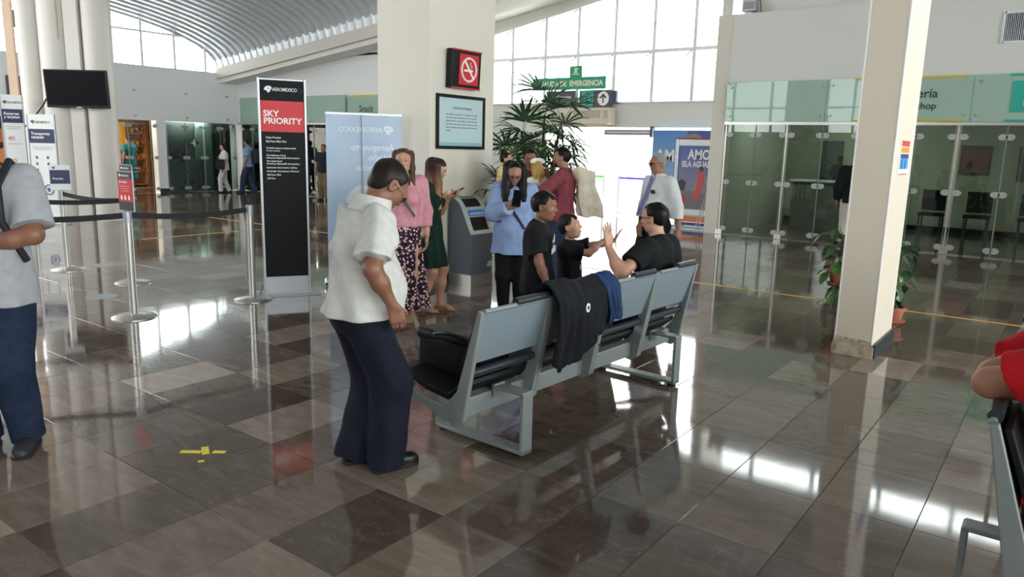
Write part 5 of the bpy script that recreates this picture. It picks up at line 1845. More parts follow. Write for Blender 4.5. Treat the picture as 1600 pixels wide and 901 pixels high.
def drape(name, y0, y1, front, rear, m, parent, off=0.0, seed=1, thick=0.010, ny=34, nz=40, point=0.0, skew=0.0):
    """cloth hanging over the tilted backrest; front/rear = hanging lengths along the two faces"""
    rg = np.random.RandomState(seed)
    ph = rg.uniform(0, 6, 8)
    vs = []
    for j in range(ny + 1):
        u = j / ny
        y = y0 + (y1 - y0) * u
        fr = front * (0.9 + 0.1 * math.sin(3 * u + ph[0]))
        rr = rear * (1.0 + 0.10 * math.sin(5 * u + ph[1]) - 0.34 * abs(u - 0.25) ** 1.2 - point * u)
        tot = fr + rr + 0.10
        for i in range(nz + 1):
            s = tot * i / nz - fr                  # <0 front side, 0..0.10 over the roll, then rear
            w = 0.016 * math.sin(9 * u + ph[2] + 2.2 * i / nz) + 0.010 * math.sin(19 * u + ph[3] - 3 * i / nz) + 0.006 * math.sin(31 * u + ph[4])
            yy = y + skew * max(0, s - 0.1) + 0.018 * math.sin(7 * i / nz + ph[5])
            if s < 0:
                x, z, nx_ = 0.222 + s * 0.31, 0.835 + s * 0.95, -1
            elif s < 0.10:
                a = math.pi * (1 - s / 0.10)
                x, z, nx_ = 0.252 + 0.034 * math.cos(a), 0.828 + 0.028 * math.sin(a), 0
            else:
                q = s - 0.10
                x, z, nx_ = 0.286 - 0.05 * q, 0.826 - q * 0.99, 1
            hang = min(1.0, abs(s) / 0.25)
            x += nx_ * (0.012 + off + abs(w) * 1.3 * hang + 0.02 * hang) + w * 0.3 * (nx_ == 0)
            z += (off + 0.4 * abs(w)) * (nx_ == 0)
            vs.append((x, yy, z))
    fs = [(j * (nz + 1) + i, j * (nz + 1) + i + 1, (j + 1) * (nz + 1) + i + 1, (j + 1) * (nz + 1) + i) for j in range(ny) for i in range(nz)]
    o = MB().add(vs, fs).build(name, m, parent, True)
    md = o.modifiers.new('thickness', 'SOLIDIFY')
    md.thickness = thick
    md.offset = 1
    sb = o.modifiers.new('soft', 'SUBSURF')
    sb.levels = sb.render_levels = 1
    return o


jk = thing('jacket', 'black jacket with blue lining and a round white badge hung over the bench back', 'jacket')
jk.matrix_world = on_bench(0, 0, 0)
drape('body', -0.60, -0.10, 0.30, 0.37, M_JACKET, jk, 0.004, 2, 0.014)
drape('sleeve', -0.63, -0.45, 0.12, 0.44, M_JACKET, jk, 0.022, 5, 0.012, 14, 30, 0.25)
drape('lining', -0.16, -0.01, 0.22, 0.24, M_LINING, jk, 0.012, 9, 0.016, 14, 30)
for zz, yy in ((0.56, -0.27), (0.50, -0.24)):
    MB().lathe([(0.010, 0), (0.010, 0.006), (0.004, 0.007)], n=12).build('button', M_DARK, jk, True).matrix_local = Matrix.Translation((0.352, yy, zz)) @ Matrix.Rotation(R(90), 4, 'Y')
_bd = MB().lathe([(0.021, 0), (0.021, 0.004)], n=18).build('badge', M_TEXTW, jk, True)
_bd.matrix_local = Matrix.Translation((0.357, -0.38, 0.735)) @ Matrix.Rotation(R(90), 4, 'Y') @ Matrix.Diagonal((1.2, 0.85, 1, 1))
MB().lathe([(0.010, 0), (0.010, 0.0055)], n=14).build('badge_centre', M_BLACK, _bd, True)

# ------------------------------------------------------------------ queue barrier posts
def stanchion(label, x, y, h=0.95):
    t = thing('queue_post', label, 'queue post', (x, y, 0), 0, 'belt barrier posts of the queue')
    MB().lathe([(0.185, 0.0), (0.185, 0.008), (0.172, 0.016), (0.06, 0.030), (0.036, 0.036)], n=36).build('base', M_STEEL, t, True)
    MB().lathe([(0.033, 0.03), (0.033, h - 0.10)], n=20).build('post', M_STEEL, t, True)
    MB().lathe([(0.037, h - 0.105), (0.037, h - 0.008), (0.030, h)], n=20).build('belt_cassette', M_ALU, t, True)
    return t


M_BELT = mat('belt_webbing', (24, 25, 32), 0.7)


def belt(post, a, b, sag=0.03, z=0.905, w=0.05):
    a, b = Vector(a), Vector(b)
    d = b - a
    d.normalize()
    a, b = a + d * 0.036, b - d * 0.036
    vs, fs = [], []
    n = 14
    for i in range(n + 1):
        u = i / n
        p = a.lerp(b, u)
        zz = z - sag * 4 * u * (1 - u)
        q = Vector((-d.y, d.x)) * 0.0012
        vs += [(p.x + q.x, p.y + q.y, zz - w / 2), (p.x + q.x, p.y + q.y, zz + w / 2), (p.x - q.x, p.y - q.y, zz + w / 2), (p.x - q.x, p.y - q.y, zz - w / 2)]
    for i in range(n):
        k = i * 4
        fs += [(k, k + 4, k + 5, k + 1), (k + 1, k + 5, k + 6, k + 2), (k + 2, k + 6, k + 7, k + 3), (k + 3, k + 7, k + 4, k)]
    o = MB().add(vs, fs).build('belt', M_BELT, post)
    o.matrix_parent_inverse = Matrix.Translation(-post.location)
    return o


q1, q2, q3, q4 = (-6.56, 3.18), (-6.47, 4.33), (-8.16, 3.97), (-9.50, 3.86)
q5, q6 = (-7.20, 2.05), (-9.02, 3.02)
s1 = stanchion('steel queue post nearest the camera with two belts and a red sign on top', *q1)
s2 = stanchion('steel queue post next to the black priority sign', *q2)
s3 = stanchion('steel queue post just behind the one with the nearest red sign', *q3)
s4 = stanchion('steel queue post with a small white and navy sign beside the white banner', *q4)
s5 = stanchion('steel queue post hidden behind the person in grey, holding the nearer belt', *q5)
s6 = stanchion('steel queue post hidden behind the person in grey, holding the farther belt', *q6)
belt(s1, q1, q2)
belt(s1, q1, q5)
belt(s3, q3, q6)
belt(s4, q4, q3)


def sign_root(name, label, cat, loc, normal_deg, group=None):
    """local x to the reader's right, z up, the face looks along -y"""
    return thing(name, label, cat, loc, R(normal_deg + 90), group)


def emblem(parent, loc, s, m, mirror=1, cut=None):
    """eagle-knight head emblem: helmet, beak and crest"""
    f = mirror
    e = MB()
    e.prism([(f * x * s, z * s) for x, z in ((-0.55, -0.05), (-0.30, 0.38), (0.10, 0.50), (0.50, 0.42), (0.62, 0.12), (0.40, -0.10), (0.30, -0.42), (-0.05, -0.50), (-0.10, -0.22), (-0.32, -0.18))][::f], 'y', -0.001, 0.0)
    o = e.build('emblem', m, parent)
    o.location = loc
    c = MB().prism([(f * x * s, z * s) for x, z in ((-0.10, 0.06), (0.08, 0.16), (0.36, 0.16), (0.26, 0.08), (0.06, 0.04))][::f], 'y', -0.0015, -0.001).build('emblem_cut', cut or M_DARK, o)
    return o


def small_sign(label, post, ang, bands, w=0.22, h=0.33, z=0.95):
    t = sign_root('post_sign', label, 'sign', (post[0], post[1], z), ang)
    box('frame', (0, 0.006, h / 2), (w + 0.014, 0.012, h + 0.014), M_ALU, t)
    z0 = 0
    for hh, m in bands:
        box('printed_band', (0, -0.002, z0 + hh / 2), (w, 0.006, hh), m, t)
        z0 += hh
    return t


M_INK = mat('black_print', (28, 28, 32), 0.45)
for lab, post in (('red and black sign on the nearest queue post', q1), ('red and black sign on the queue post behind the nearest one', q3)):
    ps = small_sign(lab, post, -88, ((0.075, M_INK), (0.195, M_RED), (0.06, M_INK)))
    text('AEROMEXICO', 0.020, ps, (-0.055, -0.0055, 0.292), M_TEXTW, 'LEFT', 0.01)
    emblem(ps, (-0.075, -0.0055, 0.30), 0.03, M_TEXTW)
    text('SKY PRIORITY', 0.022, ps, (-0.09, -0.0055, 0.235), M_TEXTW, 'LEFT', 0.02)
    rows = MB()
    for k in range(3):
        rows.box((-0.01 + 0.004 * k, -0.0055, 0.208 - 0.02 * k), (0.16 - 0.02 * k, 0.001, 0.006))
    stuff(rows.build('small_print', mat('faded_print', (232, 150, 150), 0.6), ps))
    for k, xx in enumerate((-0.06, 0.0, 0.06)):
        MB().prism([(xx - 0.014, 0.092), (xx + 0.012, 0.092), (xx + 0.014, 0.112), (xx + 0.004, 0.132), (xx - 0.012, 0.126)], 'y', -0.0062, -0.005).build('pictogram', M_TEXTW, ps)
ps = small_sign('small white sign with a navy band on the queue post beside the white banner', q4, -20, ((0.07, M_WHITE), (0.16, M_NAVY), (0.05, M_WHITE)), 0.20, 0.28)
text('Premier', 0.034, ps, (-0.075, -0.0055, 0.12), M_TEXTW, 'LEFT', 0.015)
emblem(ps, (-0.06, -0.0055, 0.255), 0.03, M_NAVY, 1, M_WHITE)

# ------------------------------------------------------------------ tall black priority sign
sky = sign_root('totem_sign', 'tall black and red airline sign reading SKY PRIORITY beside a queue post', 'sign', (-6.43, 4.72, 0), -29)
M_TOT = mat('totem_black', (20, 20, 26), 0.6, spec=0.2)
box('panel', (0, 0.02, 1.095), (0.462, 0.036, 2.17), M_ALU, sky, bevel=0.003)
box('black_face', (0, 0.0, 0.93), (0.425, 0.006, 1.47), M_TOT, sky)
box('red_face', (0, 0.0, 1.815), (0.425, 0.006, 0.30), M_RED, sky)
box('top_face', (0, 0.0, 2.065), (0.425, 0.006, 0.20), M_TOT, sky)
for sx in (-1, 1):
    box('side_profile', (sx * 0.222, 0.008, 1.095), (0.022, 0.05, 2.18), M_ALU, sky, bevel=0.004)
box('base_plate', (0, 0.10, 0.006), (0.66, 0.36, 0.012), M_ALU, sky, bevel=0.003)
box('kick_panel', (0, 0.0, 0.105), (0.425, 0.008, 0.185), M_ALU, sky)
emblem(sky, (-0.135, -0.0035, 2.075), 0.066, M_TEXTW)
text('AEROMEXICO', 0.048, sky, (-0.092, -0.0035, 2.06), M_TEXTW, 'LEFT', 0.006, sx=0.78)
MB().tube([(0.172 + 0.021 * math.cos(a), -0.004, 2.075 + 0.021 * math.sin(a)) for a in [2 * math.pi * k / 18 for k in range(19)]], 0.0016, 4).build('alliance_ring', M_TEXTG, sky)
text('SKY\nPRIORITY', 0.082, sky, (-0.185, -0.0035, 1.815), M_TEXTW, 'LEFT', 0.022, sx=1.06, spacing=0.86)
lines = [('Clase Premier', 1.60, 0.026), ('SkyTeam Elite Plus', 1.562, 0.026), ('También damos la bienvenida:', 1.497, 0.024), ('We also welcome:', 1.472, 0.018),
         ('The Platinum Card', 1.425, 0.024), ('American Express® Aeromexico', 1.400, 0.024), ('The Gold Card', 1.367, 0.024), ('American Express® Aeromexico', 1.342, 0.024),
         ('Santander Aeromexico Infinite', 1.304, 0.024), ('Santander Aeromexico Platinum', 1.268, 0.024), ('SkyTeam Elite', 1.232, 0.024), ('AM Plus', 1.196, 0.024)]
for body, zz, sz in lines:
    text(body, sz, sky, (-0.168, -0.0035, zz), M_TEXTW, 'LEFT', 0.012)
cb = MB().tube([(-0.24, 0.10, 0.10), (-0.27, 0.06, 0.02), (-0.30, -0.08, 0.008), (-0.38, -0.16, 0.008)], 0.005, 6).build('power_cable', M_DARK, sky, True)

# ------------------------------------------------------------------ blue roll-up banner seen from behind
rb = sign_root('roll_up_banner', 'pale blue roll-up banner seen from its back with mirrored white lettering', 'banner', (-6.30, 5.68, 0), -34)
M_BAN = mat('banner_back_blue', (192, 206, 228), 0.6, noise=(2.2, (176, 196, 224), 2))
box('sheet', (0, 0, 0.99), (0.82, 0.004, 1.80), M_BAN, rb)
box('base_box', (0, 0.0, 0.05), (0.86, 0.09, 0.07), M_ALU, rb, bevel=0.012)
for sx in (-1, 1):
    MB().ball((sx * 0.43, 0.0, 0.05), (0.03, 0.05, 0.045), 14, 10).build('end_cap', M_CHROME, rb, True)
    box('stabiliser_foot', (sx * 0.30, 0.0, 0.012), (0.05, 0.30, 0.012), M_ALU, rb)
MB().tube([(-0.02, -0.02, 0.08), (-0.02, -0.02, 1.88)], 0.0085, 10).build('support_pole', M_ALU, rb, True)
box('top_clamp', (0, 0.0, 1.885), (0.83, 0.016, 0.022), M_ALU, rb)
M_BT = mat('banner_print_pale', (232, 236, 244), 0.6)
emblem(rb, (0.27, -0.003, 1.72), 0.10, M_BT, -1, M_BAN)
text('AEROMEXICO', 0.075, rb, (0.20, -0.003, 1.695), M_BT, 'LEFT', 0.01, mirror=True)
text('Aeropuerto\ndel año\nCampeche', 0.098, rb, (0.33, -0.003, 1.50), M_BT, 'LEFT', 0.014, mirror=True, spacing=1.12)
text('Orgullosamente', 0.040, rb, (0.33, -0.003, 1.18), M_BT, 'LEFT', 0.0, mirror=True)
_c = MB()
_c.prism([(-0.02 + 0.20 * math.cos(a), 0.86 + 0.26 * math.sin(a)) for a in [2 * math.pi * k / 22 for k in range(22)]], 'y', -0.0035, -0.002)
_cc = _c.build('printed_cloud', mat('banner_cloud', (222, 226, 236), 0.6), rb)
MB().prism([(-0.13 + 0.07 * math.cos(a), 0.76 + 0.16 * math.sin(a)) for a in [2 * math.pi * k / 18 for k in range(18)]], 'y', -0.0045, -0.0035).build('printed_blush', mat('banner_blush', (226, 204, 200), 0.6), _cc)

# ------------------------------------------------------------------ white airline banners by the round columns
def white_banner(label, loc, ang, w, h, head, mid, icons):
    t = sign_root('standing_banner', label, 'banner', loc, ang)
    box('panel', (0, 0.012, h / 2 + 0.03), (w, 0.02, h), M_WHITE, t)
    for sx in (-1, 1):
        box('side_profile', (sx * (w / 2), 0.012, h / 2 + 0.03), (0.018, 0.036, h), M_ALU, t)
    box('base_plate', (0, 0.05, 0.008), (w + 0.1, 0.34, 0.016), M_ALU, t)
    z = h + 0.03
    emblem(t, (-w * 0.30, -0.001, z - 0.13), 0.06, M_NAVY, 1, M_WHITE)
    text('AEROMEXICO', 0.050, t, (-w * 0.20, -0.001, z - 0.15), M_TEXTG, 'LEFT', 0.01, sx=0.8)
    box('navy_band', (0, -0.001, z - 0.37), (w * 0.93, 0.006, 0.24), M_NAVY, t)
    text(head, 0.065, t, (-w * 0.38, -0.005, z - 0.35), M_TEXTW, 'LEFT', 0.02, spacing=0.9)
    rows = MB()
    for k in range(2):
        rows.box((0, -0.001, z - 0.56 - 0.035 * k), (w * (0.75 - 0.1 * k), 0.002, 0.012))
    stuff(rows.build('small_print', mat('pale_grey_print', (178, 180, 186), 0.6), t))
    if icons:
        for k in range(5):
            xx, zz = (-w * 0.25 if k % 2 == 0 else w * 0.16), z - 0.74 - 0.11 * (k // 2)
            MB().prism([(xx + 0.022 * math.cos(a), zz + 0.03 * math.sin(a)) for a in (0.3, 1.4, 2.4, 3.8, 5.2)], 'y', -0.004, 0.0).build('pictogram', M_TEXTG, t)
        rg_ = MB().tube([(0.05 + 0.075 * math.cos(a), -0.004, z - 1.30 + 0.085 * math.sin(a)) for a in [2 * math.pi * k / 20 for k in range(21)]], 0.009, 6).build('round_seal', mat('seal_blue', (60, 96, 160), 0.5), t, True)
        MB().prism([(0.05 + x, z - 1.30 + q) for x, q in ((-0.03, 0.03), (0.03, 0.03), (0.03, -0.01), (0, -0.045), (-0.03, -0.01))], 'y', -0.005, 0.0).build('shield', mat('seal_blue', (60, 96, 160)), rg_)
    else:
        for k, word in enumerate(('40', '30')):
            text(word, 0.11, t, (-w * 0.30, -0.001, z - 0.80 - 0.40 * k), mat('pale_red_print', (222, 130, 130), 0.6), 'LEFT', 0.01)
            box('rule_line', (0, -0.001, z - 0.86 - 0.40 * k), (w * 0.6, 0.003, 0.012), mat('pale_grey_print', (178, 180, 186)), t)
    return t


white_banner('leftmost narrow white airline banner with a navy band, in front of the thin white post', (-15.39, 5.553, 0), -30, 0.34, 2.24, 'Reservas\ny tarjetas', None, False)
white_banner('white airline banner with navy band and round blue seal by the round columns', (-14.557, 5.676, 0), -52, 0.47, 1.90, 'Transportes\nequipaje', None, True)

# ------------------------------------------------------------------ cluster of round columns with a screen
cl = struct_root('column_cluster')
M_PIPE = mat('column_enamel', (212, 206, 200), 0.4)


def pipe(x, y, r, h=6.5):
    MB().lathe([(r, 0), (r, h)], (x, y, 0), 36).build('round_column', M_PIPE, cl, True)


pipe(-15.80, 6.10, 0.20)
pipe(-15.45, 6.42, 0.29)
pipe(-14.80, 6.86, 0.245)
box('flat_beam', (-15.05, 6.56, 3.25), (0.26, 0.18, 6.5), M_PIPE, cl, rz=R(37), bevel=0.01)
box('thin_fin', (-16.02, 5.86, 3.25), (0.16, 0.05, 6.5), mat('fin_beige', (196, 170, 148), 0.6), cl, rz=R(37))
pl_ = MB().tube([(-15.22, 6.36, 6.3), (-15.19, 6.34, 4.4), (-15.17, 6.33, 3.3)], 0.018, 6).build('conduit', mat('fin_beige', (196, 170, 148)), cl, True)
tp = struct_root('trim_truss')
MB().tube([(-20.6, 7.35, 4.25), (-16.6, 6.25, 3.75)], 0.17, 18).build('truss_pipe', mat('truss_green_grey', (104, 112, 112), 0.4), tp, True)
box('dark_panel', (-21.56, 7.92, 2.77), (0.05, 0.42, 0.5), mat('dark_mauve_panel', (82, 76, 88), 0.5), wall_far)
pb = thing('food_poster', 'dark food poster in warm colours at the far left edge behind the narrow white banner', 'poster', (-21.5, 7.2, 0.0))
box('board', (0, 0, 1.15), (0.05, 1.5, 1.75), mat('poster_dark_red', (70, 34, 30), 0.5), pb)
for k, (yy, zz, rr) in enumerate(((0.2, 1.55, 0.22), (0.35, 1.05, 0.26), (-0.1, 0.75, 0.2), (0.3, 0.55, 0.2))):
    MB().prism([(yy + rr * math.cos(a), zz + rr * 0.8 * math.sin(a)) for a in [2 * math.pi * q / 14 for q in range(14)]], 'x', 0.026, 0.032).build('printed_dish', mat('dish_%d' % k, ((214, 120, 52), (226, 150, 86), (190, 92, 44), (208, 170, 120))[k], 0.5), pb)

tv = sign_root('wall_television', 'black flat television mounted high on the round columns', 'television', (-14.653, 6.351, 2.409), -53.7)
tv.rotation_euler = (R(4), 0, R(36.3))
box('housing', (0, 0.03, 0), (1.14, 0.06, 0.67), M_BLACK, tv, bevel=0.012)
box('screen', (0, -0.001, 0.012), (1.08, 0.006, 0.60), M_BLACKG, tv)
box('bottom_logo', (0.02, -0.004, -0.322), (0.09, 0.004, 0.012), M_TEXTW, tv)
box('wall_bracket', (0.0, 0.12, 0), (0.3, 0.16, 0.3), M_DARK, tv)
MB().tube([(-0.54, 0.03, -0.12), (-0.64, 0.0, -0.30), (-0.78, -0.10, -0.52), (-0.95, -0.14, -0.70), (-1.12, -0.1, -0.86)], 0.014, 6).build('cable', M_BLACK, tv, True)

# ------------------------------------------------------------------ column signs
nb_ = sign_root('notice_board', 'framed notice with a pale blue text sheet on the white column', 'notice board', (-5.742, 6.645, 1.535), 0)
W_, H_ = 0.84, 0.602
box('sheet', (0, 0.0, H_ / 2), (W_ - 0.06, 0.010, H_ - 0.06), mat('notice_sheet', (190, 212, 216), 0.3), nb_)
for sx in (-1, 1):
    box('frame_side', (sx * (W_ / 2 - 0.018), -0.006, H_ / 2), (0.036, 0.026, H_), M_BLACK, nb_, bevel=0.003)
for zz in (0.018, H_ - 0.018):
    box('frame_rail', (0, -0.006, zz), (W_ - 0.07, 0.026, 0.036), M_BLACK, nb_, bevel=0.003)
text('POLÍTICA INTEGRAL', 0.036, nb_, (0.02, -0.006, 0.445), M_TEXTG, 'CENTER', 0.01)
rows = MB()
rg = random.Random(8)
for k in range(6):
    xx = -0.27
    end = 0.29 if k < 5 else -0.18
    while xx < end - 0.02:
        w = rg.uniform(0.03, 0.10)
        w = min(w, end - xx)
        rows.box((xx + w / 2, -0.0058, 0.385 - 0.036 * k), (w - 0.012, 0.001, 0.012))
        xx += w
stuff(rows.build('printed_paragraph', mat('notice_ink', (120, 136, 142), 0.6), nb_))
box('printed_band', (0.0, -0.0055, 0.055), (0.76, 0.001, 0.04), mat('notice_teal', (140, 190, 190), 0.4), nb_)
for sx, m_ in ((-1, M_CHROME),):
    for xx in (-0.36, 0.36):
        for zz in (0.03, H_ - 0.03):
            MB().lathe([(0.006, 0), (0.006, 0.004)], n=8).build('screw', m_, nb_).matrix_local = Matrix.Translation((xx, -0.02, zz)) @ Matrix.Rotation(R(90), 4, 'X')

ns_ = sign_root('no_smoking_sign', 'black boxed red no smoking sign high on the white column', 'sign', (-5.66, 6.63, 2.205), 0)
ns_.rotation_euler = (R(3), 0, R(90))
box('box', (0, 0.045, 0.21), (0.50, 0.08, 0.42), M_BLACK, ns_, bevel=0.006)
for zz in (0.006, 0.414):
    box('red_edge', (0, 0.0, zz), (0.50, 0.012, 0.014), M_RED, ns_)
box('red_plate', (0.03, 0.0, 0.21), (0.33, 0.012, 0.33), M_RED, ns_)
MB().tube([(0.03 + 0.125 * math.cos(a), -0.006, 0.21 + 0.125 * math.sin(a)) for a in [2 * math.pi * k / 28 for k in range(29)]], 0.0125, 6).build('white_ring', M_TEXTW, ns_, True)
box('white_slash', (0.03, -0.010, 0.21), (0.026, 0.006, 0.25), M_TEXTW, ns_, ry=R(-40))
box('cigarette', (0.02, -0.0075, 0.20), (0.15, 0.004, 0.024), M_TEXTW, ns_)
MB().tube([(0.07, -0.0075, 0.225), (0.075, -0.0075, 0.255), (0.045, -0.0075, 0.265), (0.05, -0.0075, 0.29)], 0.006, 5).build('smoke_mark', M_TEXTW, ns_)

# ------------------------------------------------------------------ twin recycling bin
bn = sign_root('recycling_bin', 'dark grey twin-opening recycling bin with a steel plinth against the white column', 'bin', (-5.375, 6.62, 0), 0)
M_BIN = mat('bin_slate', (74, 80, 90), 0.5)
M_BEZ = mat('bin_bezel_grey', (178, 180, 176), 0.42)
# local: -y is the front; depth 0.33, width 0.42
SIDE = [(0.0, 0.12), (0.0, 0.585), (0.045, 0.66), (0.09, 0.76), (0.14, 0.87), (0.20, 0.955), (0.28, 0.99), (0.335, 0.99), (0.335, 0.12)]
MB().prism(SIDE, 'x', -0.195, 0.195).build('body', M_BIN, bn, bevel=0.008)
MB().prism([(-0.003, 0.0), (-0.003, 0.125), (0.338, 0.125), (0.338, 0.0)], 'x', -0.198, 0.198).build('plinth', M_STEEL, bn)


def along(u):
    """point on the sloping front, u from the lower edge to the top"""
    pts = [(0.0, 0.585), (0.045, 0.66), (0.09, 0.76), (0.14, 0.87), (0.20, 0.955), (0.28, 0.99)]
    k = u * (len(pts) - 1)
    i = min(int(k), len(pts) - 2)
    f_ = k - i
    a, b = pts[i], pts[i + 1]
    return Vector((0, a[0] + (b[0] - a[0]) * f_, a[1] + (b[1] - a[1]) * f_)), Vector((0, b[1] - a[1], -(b[0] - a[0]))).normalized() * -1


def strip(u0, u1, x0, x1, off, thick, n=8):
    mb = MB()
    ring = []
    for k in range(n + 1):
        p, nn = along(u0 + (u1 - u0) * k / n)
        for (xx, oo) in ((x0, off), (x1, off), (x1, off + thick), (x0, off + thick)):
            q = p + nn * oo
            ring.append((xx, q.y, q.z))
    fs = []
    for k in range(n):
        b = k * 4
        fs += [(b, b + 4, b + 5, b + 1), (b + 1, b + 5, b + 6, b + 2), (b + 2, b + 6, b + 7, b + 3), (b + 3, b + 7, b + 4, b)]
    fs += [(0, 1, 2, 3), (n * 4 + 3, n * 4 + 2, n * 4 + 1, n * 4)]
    return mb.add(ring, fs)


bz = strip(0.0, 1.0, -0.205, -0.145, 0.0, 0.022).build('bezel_side', M_BEZ, bn, bevel=0.006)
strip(0.0, 1.0, 0.145, 0.205, 0.0, 0.022).build('bezel_side', M_BEZ, bn, bevel=0.006)
strip(0.0, 0.10, -0.15, 0.15, 0.0, 0.022, 3).build('bezel_bar', M_BEZ, bn)
strip(0.42, 0.62, -0.15, 0.15, 0.0, 0.022, 4).build('bezel_bar', M_BEZ, bn)
strip(0.90, 1.0, -0.15, 0.15, 0.0, 0.022, 3).build('bezel_bar', M_BEZ, bn)
box('bezel_cap', (0, 0.31, 1.0), (0.41, 0.06, 0.025), M_BEZ, bn, bevel=0.008)
M_HOLE = mat('bin_opening_black', (8, 8, 9), 0.7)
strip(0.09, 0.43, -0.148, 0.148, 0.001, 0.004, 6).build('opening', M_HOLE, bn)
strip(0.61, 0.91, -0.148, 0.148, 0.001, 0.004, 6).build('opening', M_HOLE, bn)
lb = strip(0.44, 0.56, -0.145, 0.145, 0.022, 0.004, 3).build('blue_label', mat('label_blue', (56, 128, 204), 0.4), bn)
lg_ = strip(0.885, 0.985, -0.13, 0.10, 0.022, 0.004, 3).build('green_label', mat('label_green', (40, 140, 90), 0.4), bn)
p_, n_ = along(0.485)
text('INORGÁNICOS', 0.034, bn, (0, p_.y - 0.030, p_.z), M_TEXTW, 'CENTER', 0.01, rot=(66, 0, 0))
p_, n_ = along(0.92)
text('ORGÁNICOS', 0.030, bn, (-0.015, p_.y - 0.008, p_.z + 0.031), M_TEXTW, 'CENTER', 0.01, rot=(24, 0, 0))
MB().prism([(0.085, 0.20), (0.175, 0.20), (0.175, 0.265), (0.11, 0.255)], 'y', -0.004, 0.001).build('maker_plate', mat('plate_grey', (150, 154, 158), 0.4), bn)

# ------------------------------------------------------------------ pillar sticker
st = sign_root('pillar_sticker', 'small notice with red, orange and blue bands on the right pillar', 'sticker', (-1.122, 6.68, 1.43), 0)
box('sheet', (0, 0, 0.135), (0.40, 0.003, 0.275), M_TEXTW, st)
for zz, hh, c in ((0.248, 0.045, (206, 72, 62)), (0.198, 0.045, (222, 150, 58)), (0.150, 0.035, (66, 66, 140)), (0.092, 0.085, (70, 156, 214)), (0.008, 0.012, (196, 110, 92))):
    box('printed_band', (0, -0.002, zz), (0.34, 0.002, hh), mat('sticker_%d' % c[0], c, 0.5), st)
for xx in (-0.09, 0.04):
    box('printed_figure', (xx, -0.0035, 0.088), (0.03, 0.001, 0.07), M_NAVY, st)

# ------------------------------------------------------------------ vent on the right wall
vt = thing('wall_vent', 'grey louvred ventilation grille on the upper right wall', 'vent', (-0.92, WY - 0.012, 3.58))
box('backing', (0, 0.008, 0), (0.60, 0.01, 0.44), M_DARK, vt)
for sx in (-1, 1):
    box('frame_side', (sx * 0.30, 0, 0), (0.035, 0.03, 0.47), M_WHITE, vt)
for sz in (-1, 1):
    box('frame_rail', (0, 0, sz * 0.22), (0.60, 0.03, 0.035), M_WHITE, vt)
for k in range(22):
    box('slat', (-0.27 + k * 0.0257, -0.002, 0), (0.008, 0.022, 0.42), M_ALU, vt, rz=R(30))

# floodlight on the ledge at the end of the right wall
fl_ = thing('floodlight', 'small floodlight unit on the wall ledge beside the exit windows', 'light', (-5.30, WY + 0.14, 4.12))
box('bracket', (0, 0, 0.02), (0.16, 0.12, 0.04), M_ALU, fl_)
box('housing', (0, 0, 0.16), (0.26, 0.16, 0.22), M_ALU, fl_, bevel=0.01)
box('lens_face', (0, -0.083, 0.15), (0.20, 0.01, 0.13), mat('lamp_face_mauve', (150, 140, 146), 0.3), fl_)
for sx in (-1, 1):
    MB().ball((sx * 0.09, -0.04, 0.33), (0.06, 0.08, 0.06)).build('lamp_head', M_BLACK, fl_, True)
MB().tube([(0.16, 0.0, 0.30), (0.20, -0.01, 0.15), (0.22, -0.02, 0.0)], 0.008, 6).build('cable', M_DARK, fl_)

# ------------------------------------------------------------------ exit signs and air curtain
ac = thing('air_curtain', 'cream air curtain unit with a slotted grille over the exit', 'air curtain', (-9.75, 15.72, 2.16))
box('housing', (0, 0, 0.19), (1.70, 0.36, 0.38), mat('cream_plastic', (214, 204, 186), 0.5), ac, bevel=0.02)
slots = MB()
for r_ in range(4):
    for c_ in range(13):
        slots.box((-0.10 + c_ * 0.058, -0.183, 0.16 + r_ * 0.045), (0.034, 0.008, 0.03))
    for c_ in range(2):
        slots.box((0.73 + c_ * 0.06, -0.183, 0.16 + r_ * 0.045), (0.034, 0.008, 0.03))
stuff(slots.build('grille_slots', mat('slot_shadow', (150, 138, 126), 0.7), ac))
box('outlet', (0, -0.10, 0.0), (1.5, 0.12, 0.02), M_DARK, ac)

M_EGREEN = mat('emergency_green', (36, 150, 112), 0.5)
em = sign_root('emergency_sign', 'long green banner reading SALIDA DE EMERGENCIA over the exit', 'sign', (-9.97, 15.78, 2.985), -90)
box('panel', (-0.24, 0, 0.145), (2.1, 0.02, 0.29), M_EGREEN, em)
text('SALIDA DE  EMERGENCIA', 0.175, em, (0.735, -0.012, 0.085), mat('sign_cream', (232, 232, 206), 0.5), 'RIGHT', 0.03, sx=0.88)
e2 = sign_root('emergency_sign', 'small green square sign standing above the long green exit banner', 'sign', (-10.01, 15.80, 3.275), -90)
box('panel', (0, 0, 0.13), (0.34, 0.02, 0.26), M_EGREEN, e2)
MB().prism([(-0.10, 0.06), (0.10, 0.06), (0.10, 0.08), (-0.10, 0.08)], 'y', -0.014, -0.01).prism([(-0.06, 0.10), (0.06, 0.10), (0.02, 0.15), (0.07, 0.21), (-0.05, 0.21), (-0.02, 0.15)], 'y', -0.014, -0.01).build('pictogram', mat('sign_cream', (232, 232, 206), 0.5), e2)
M_SIGNG = mat('sign_charcoal', (70, 70, 76), 0.5)
e3 = sign_root('direction_sign', 'charcoal direction sign partly hidden by the palm fronds', 'sign', (-10.40, 15.78, 2.56), -90)
box('panel', (0, 0, 0.20), (0.84, 0.03, 0.40), M_SIGNG, e3)
text('Conquista', 0.10, e3, (0.30, -0.017, 0.22), M_TEXTW, 'RIGHT', 0.01)
e4 = sign_root('direction_sign', 'charcoal exit sign with a green circled E and a white arrow', 'sign', (-9.42, 15.78, 2.56), -90)
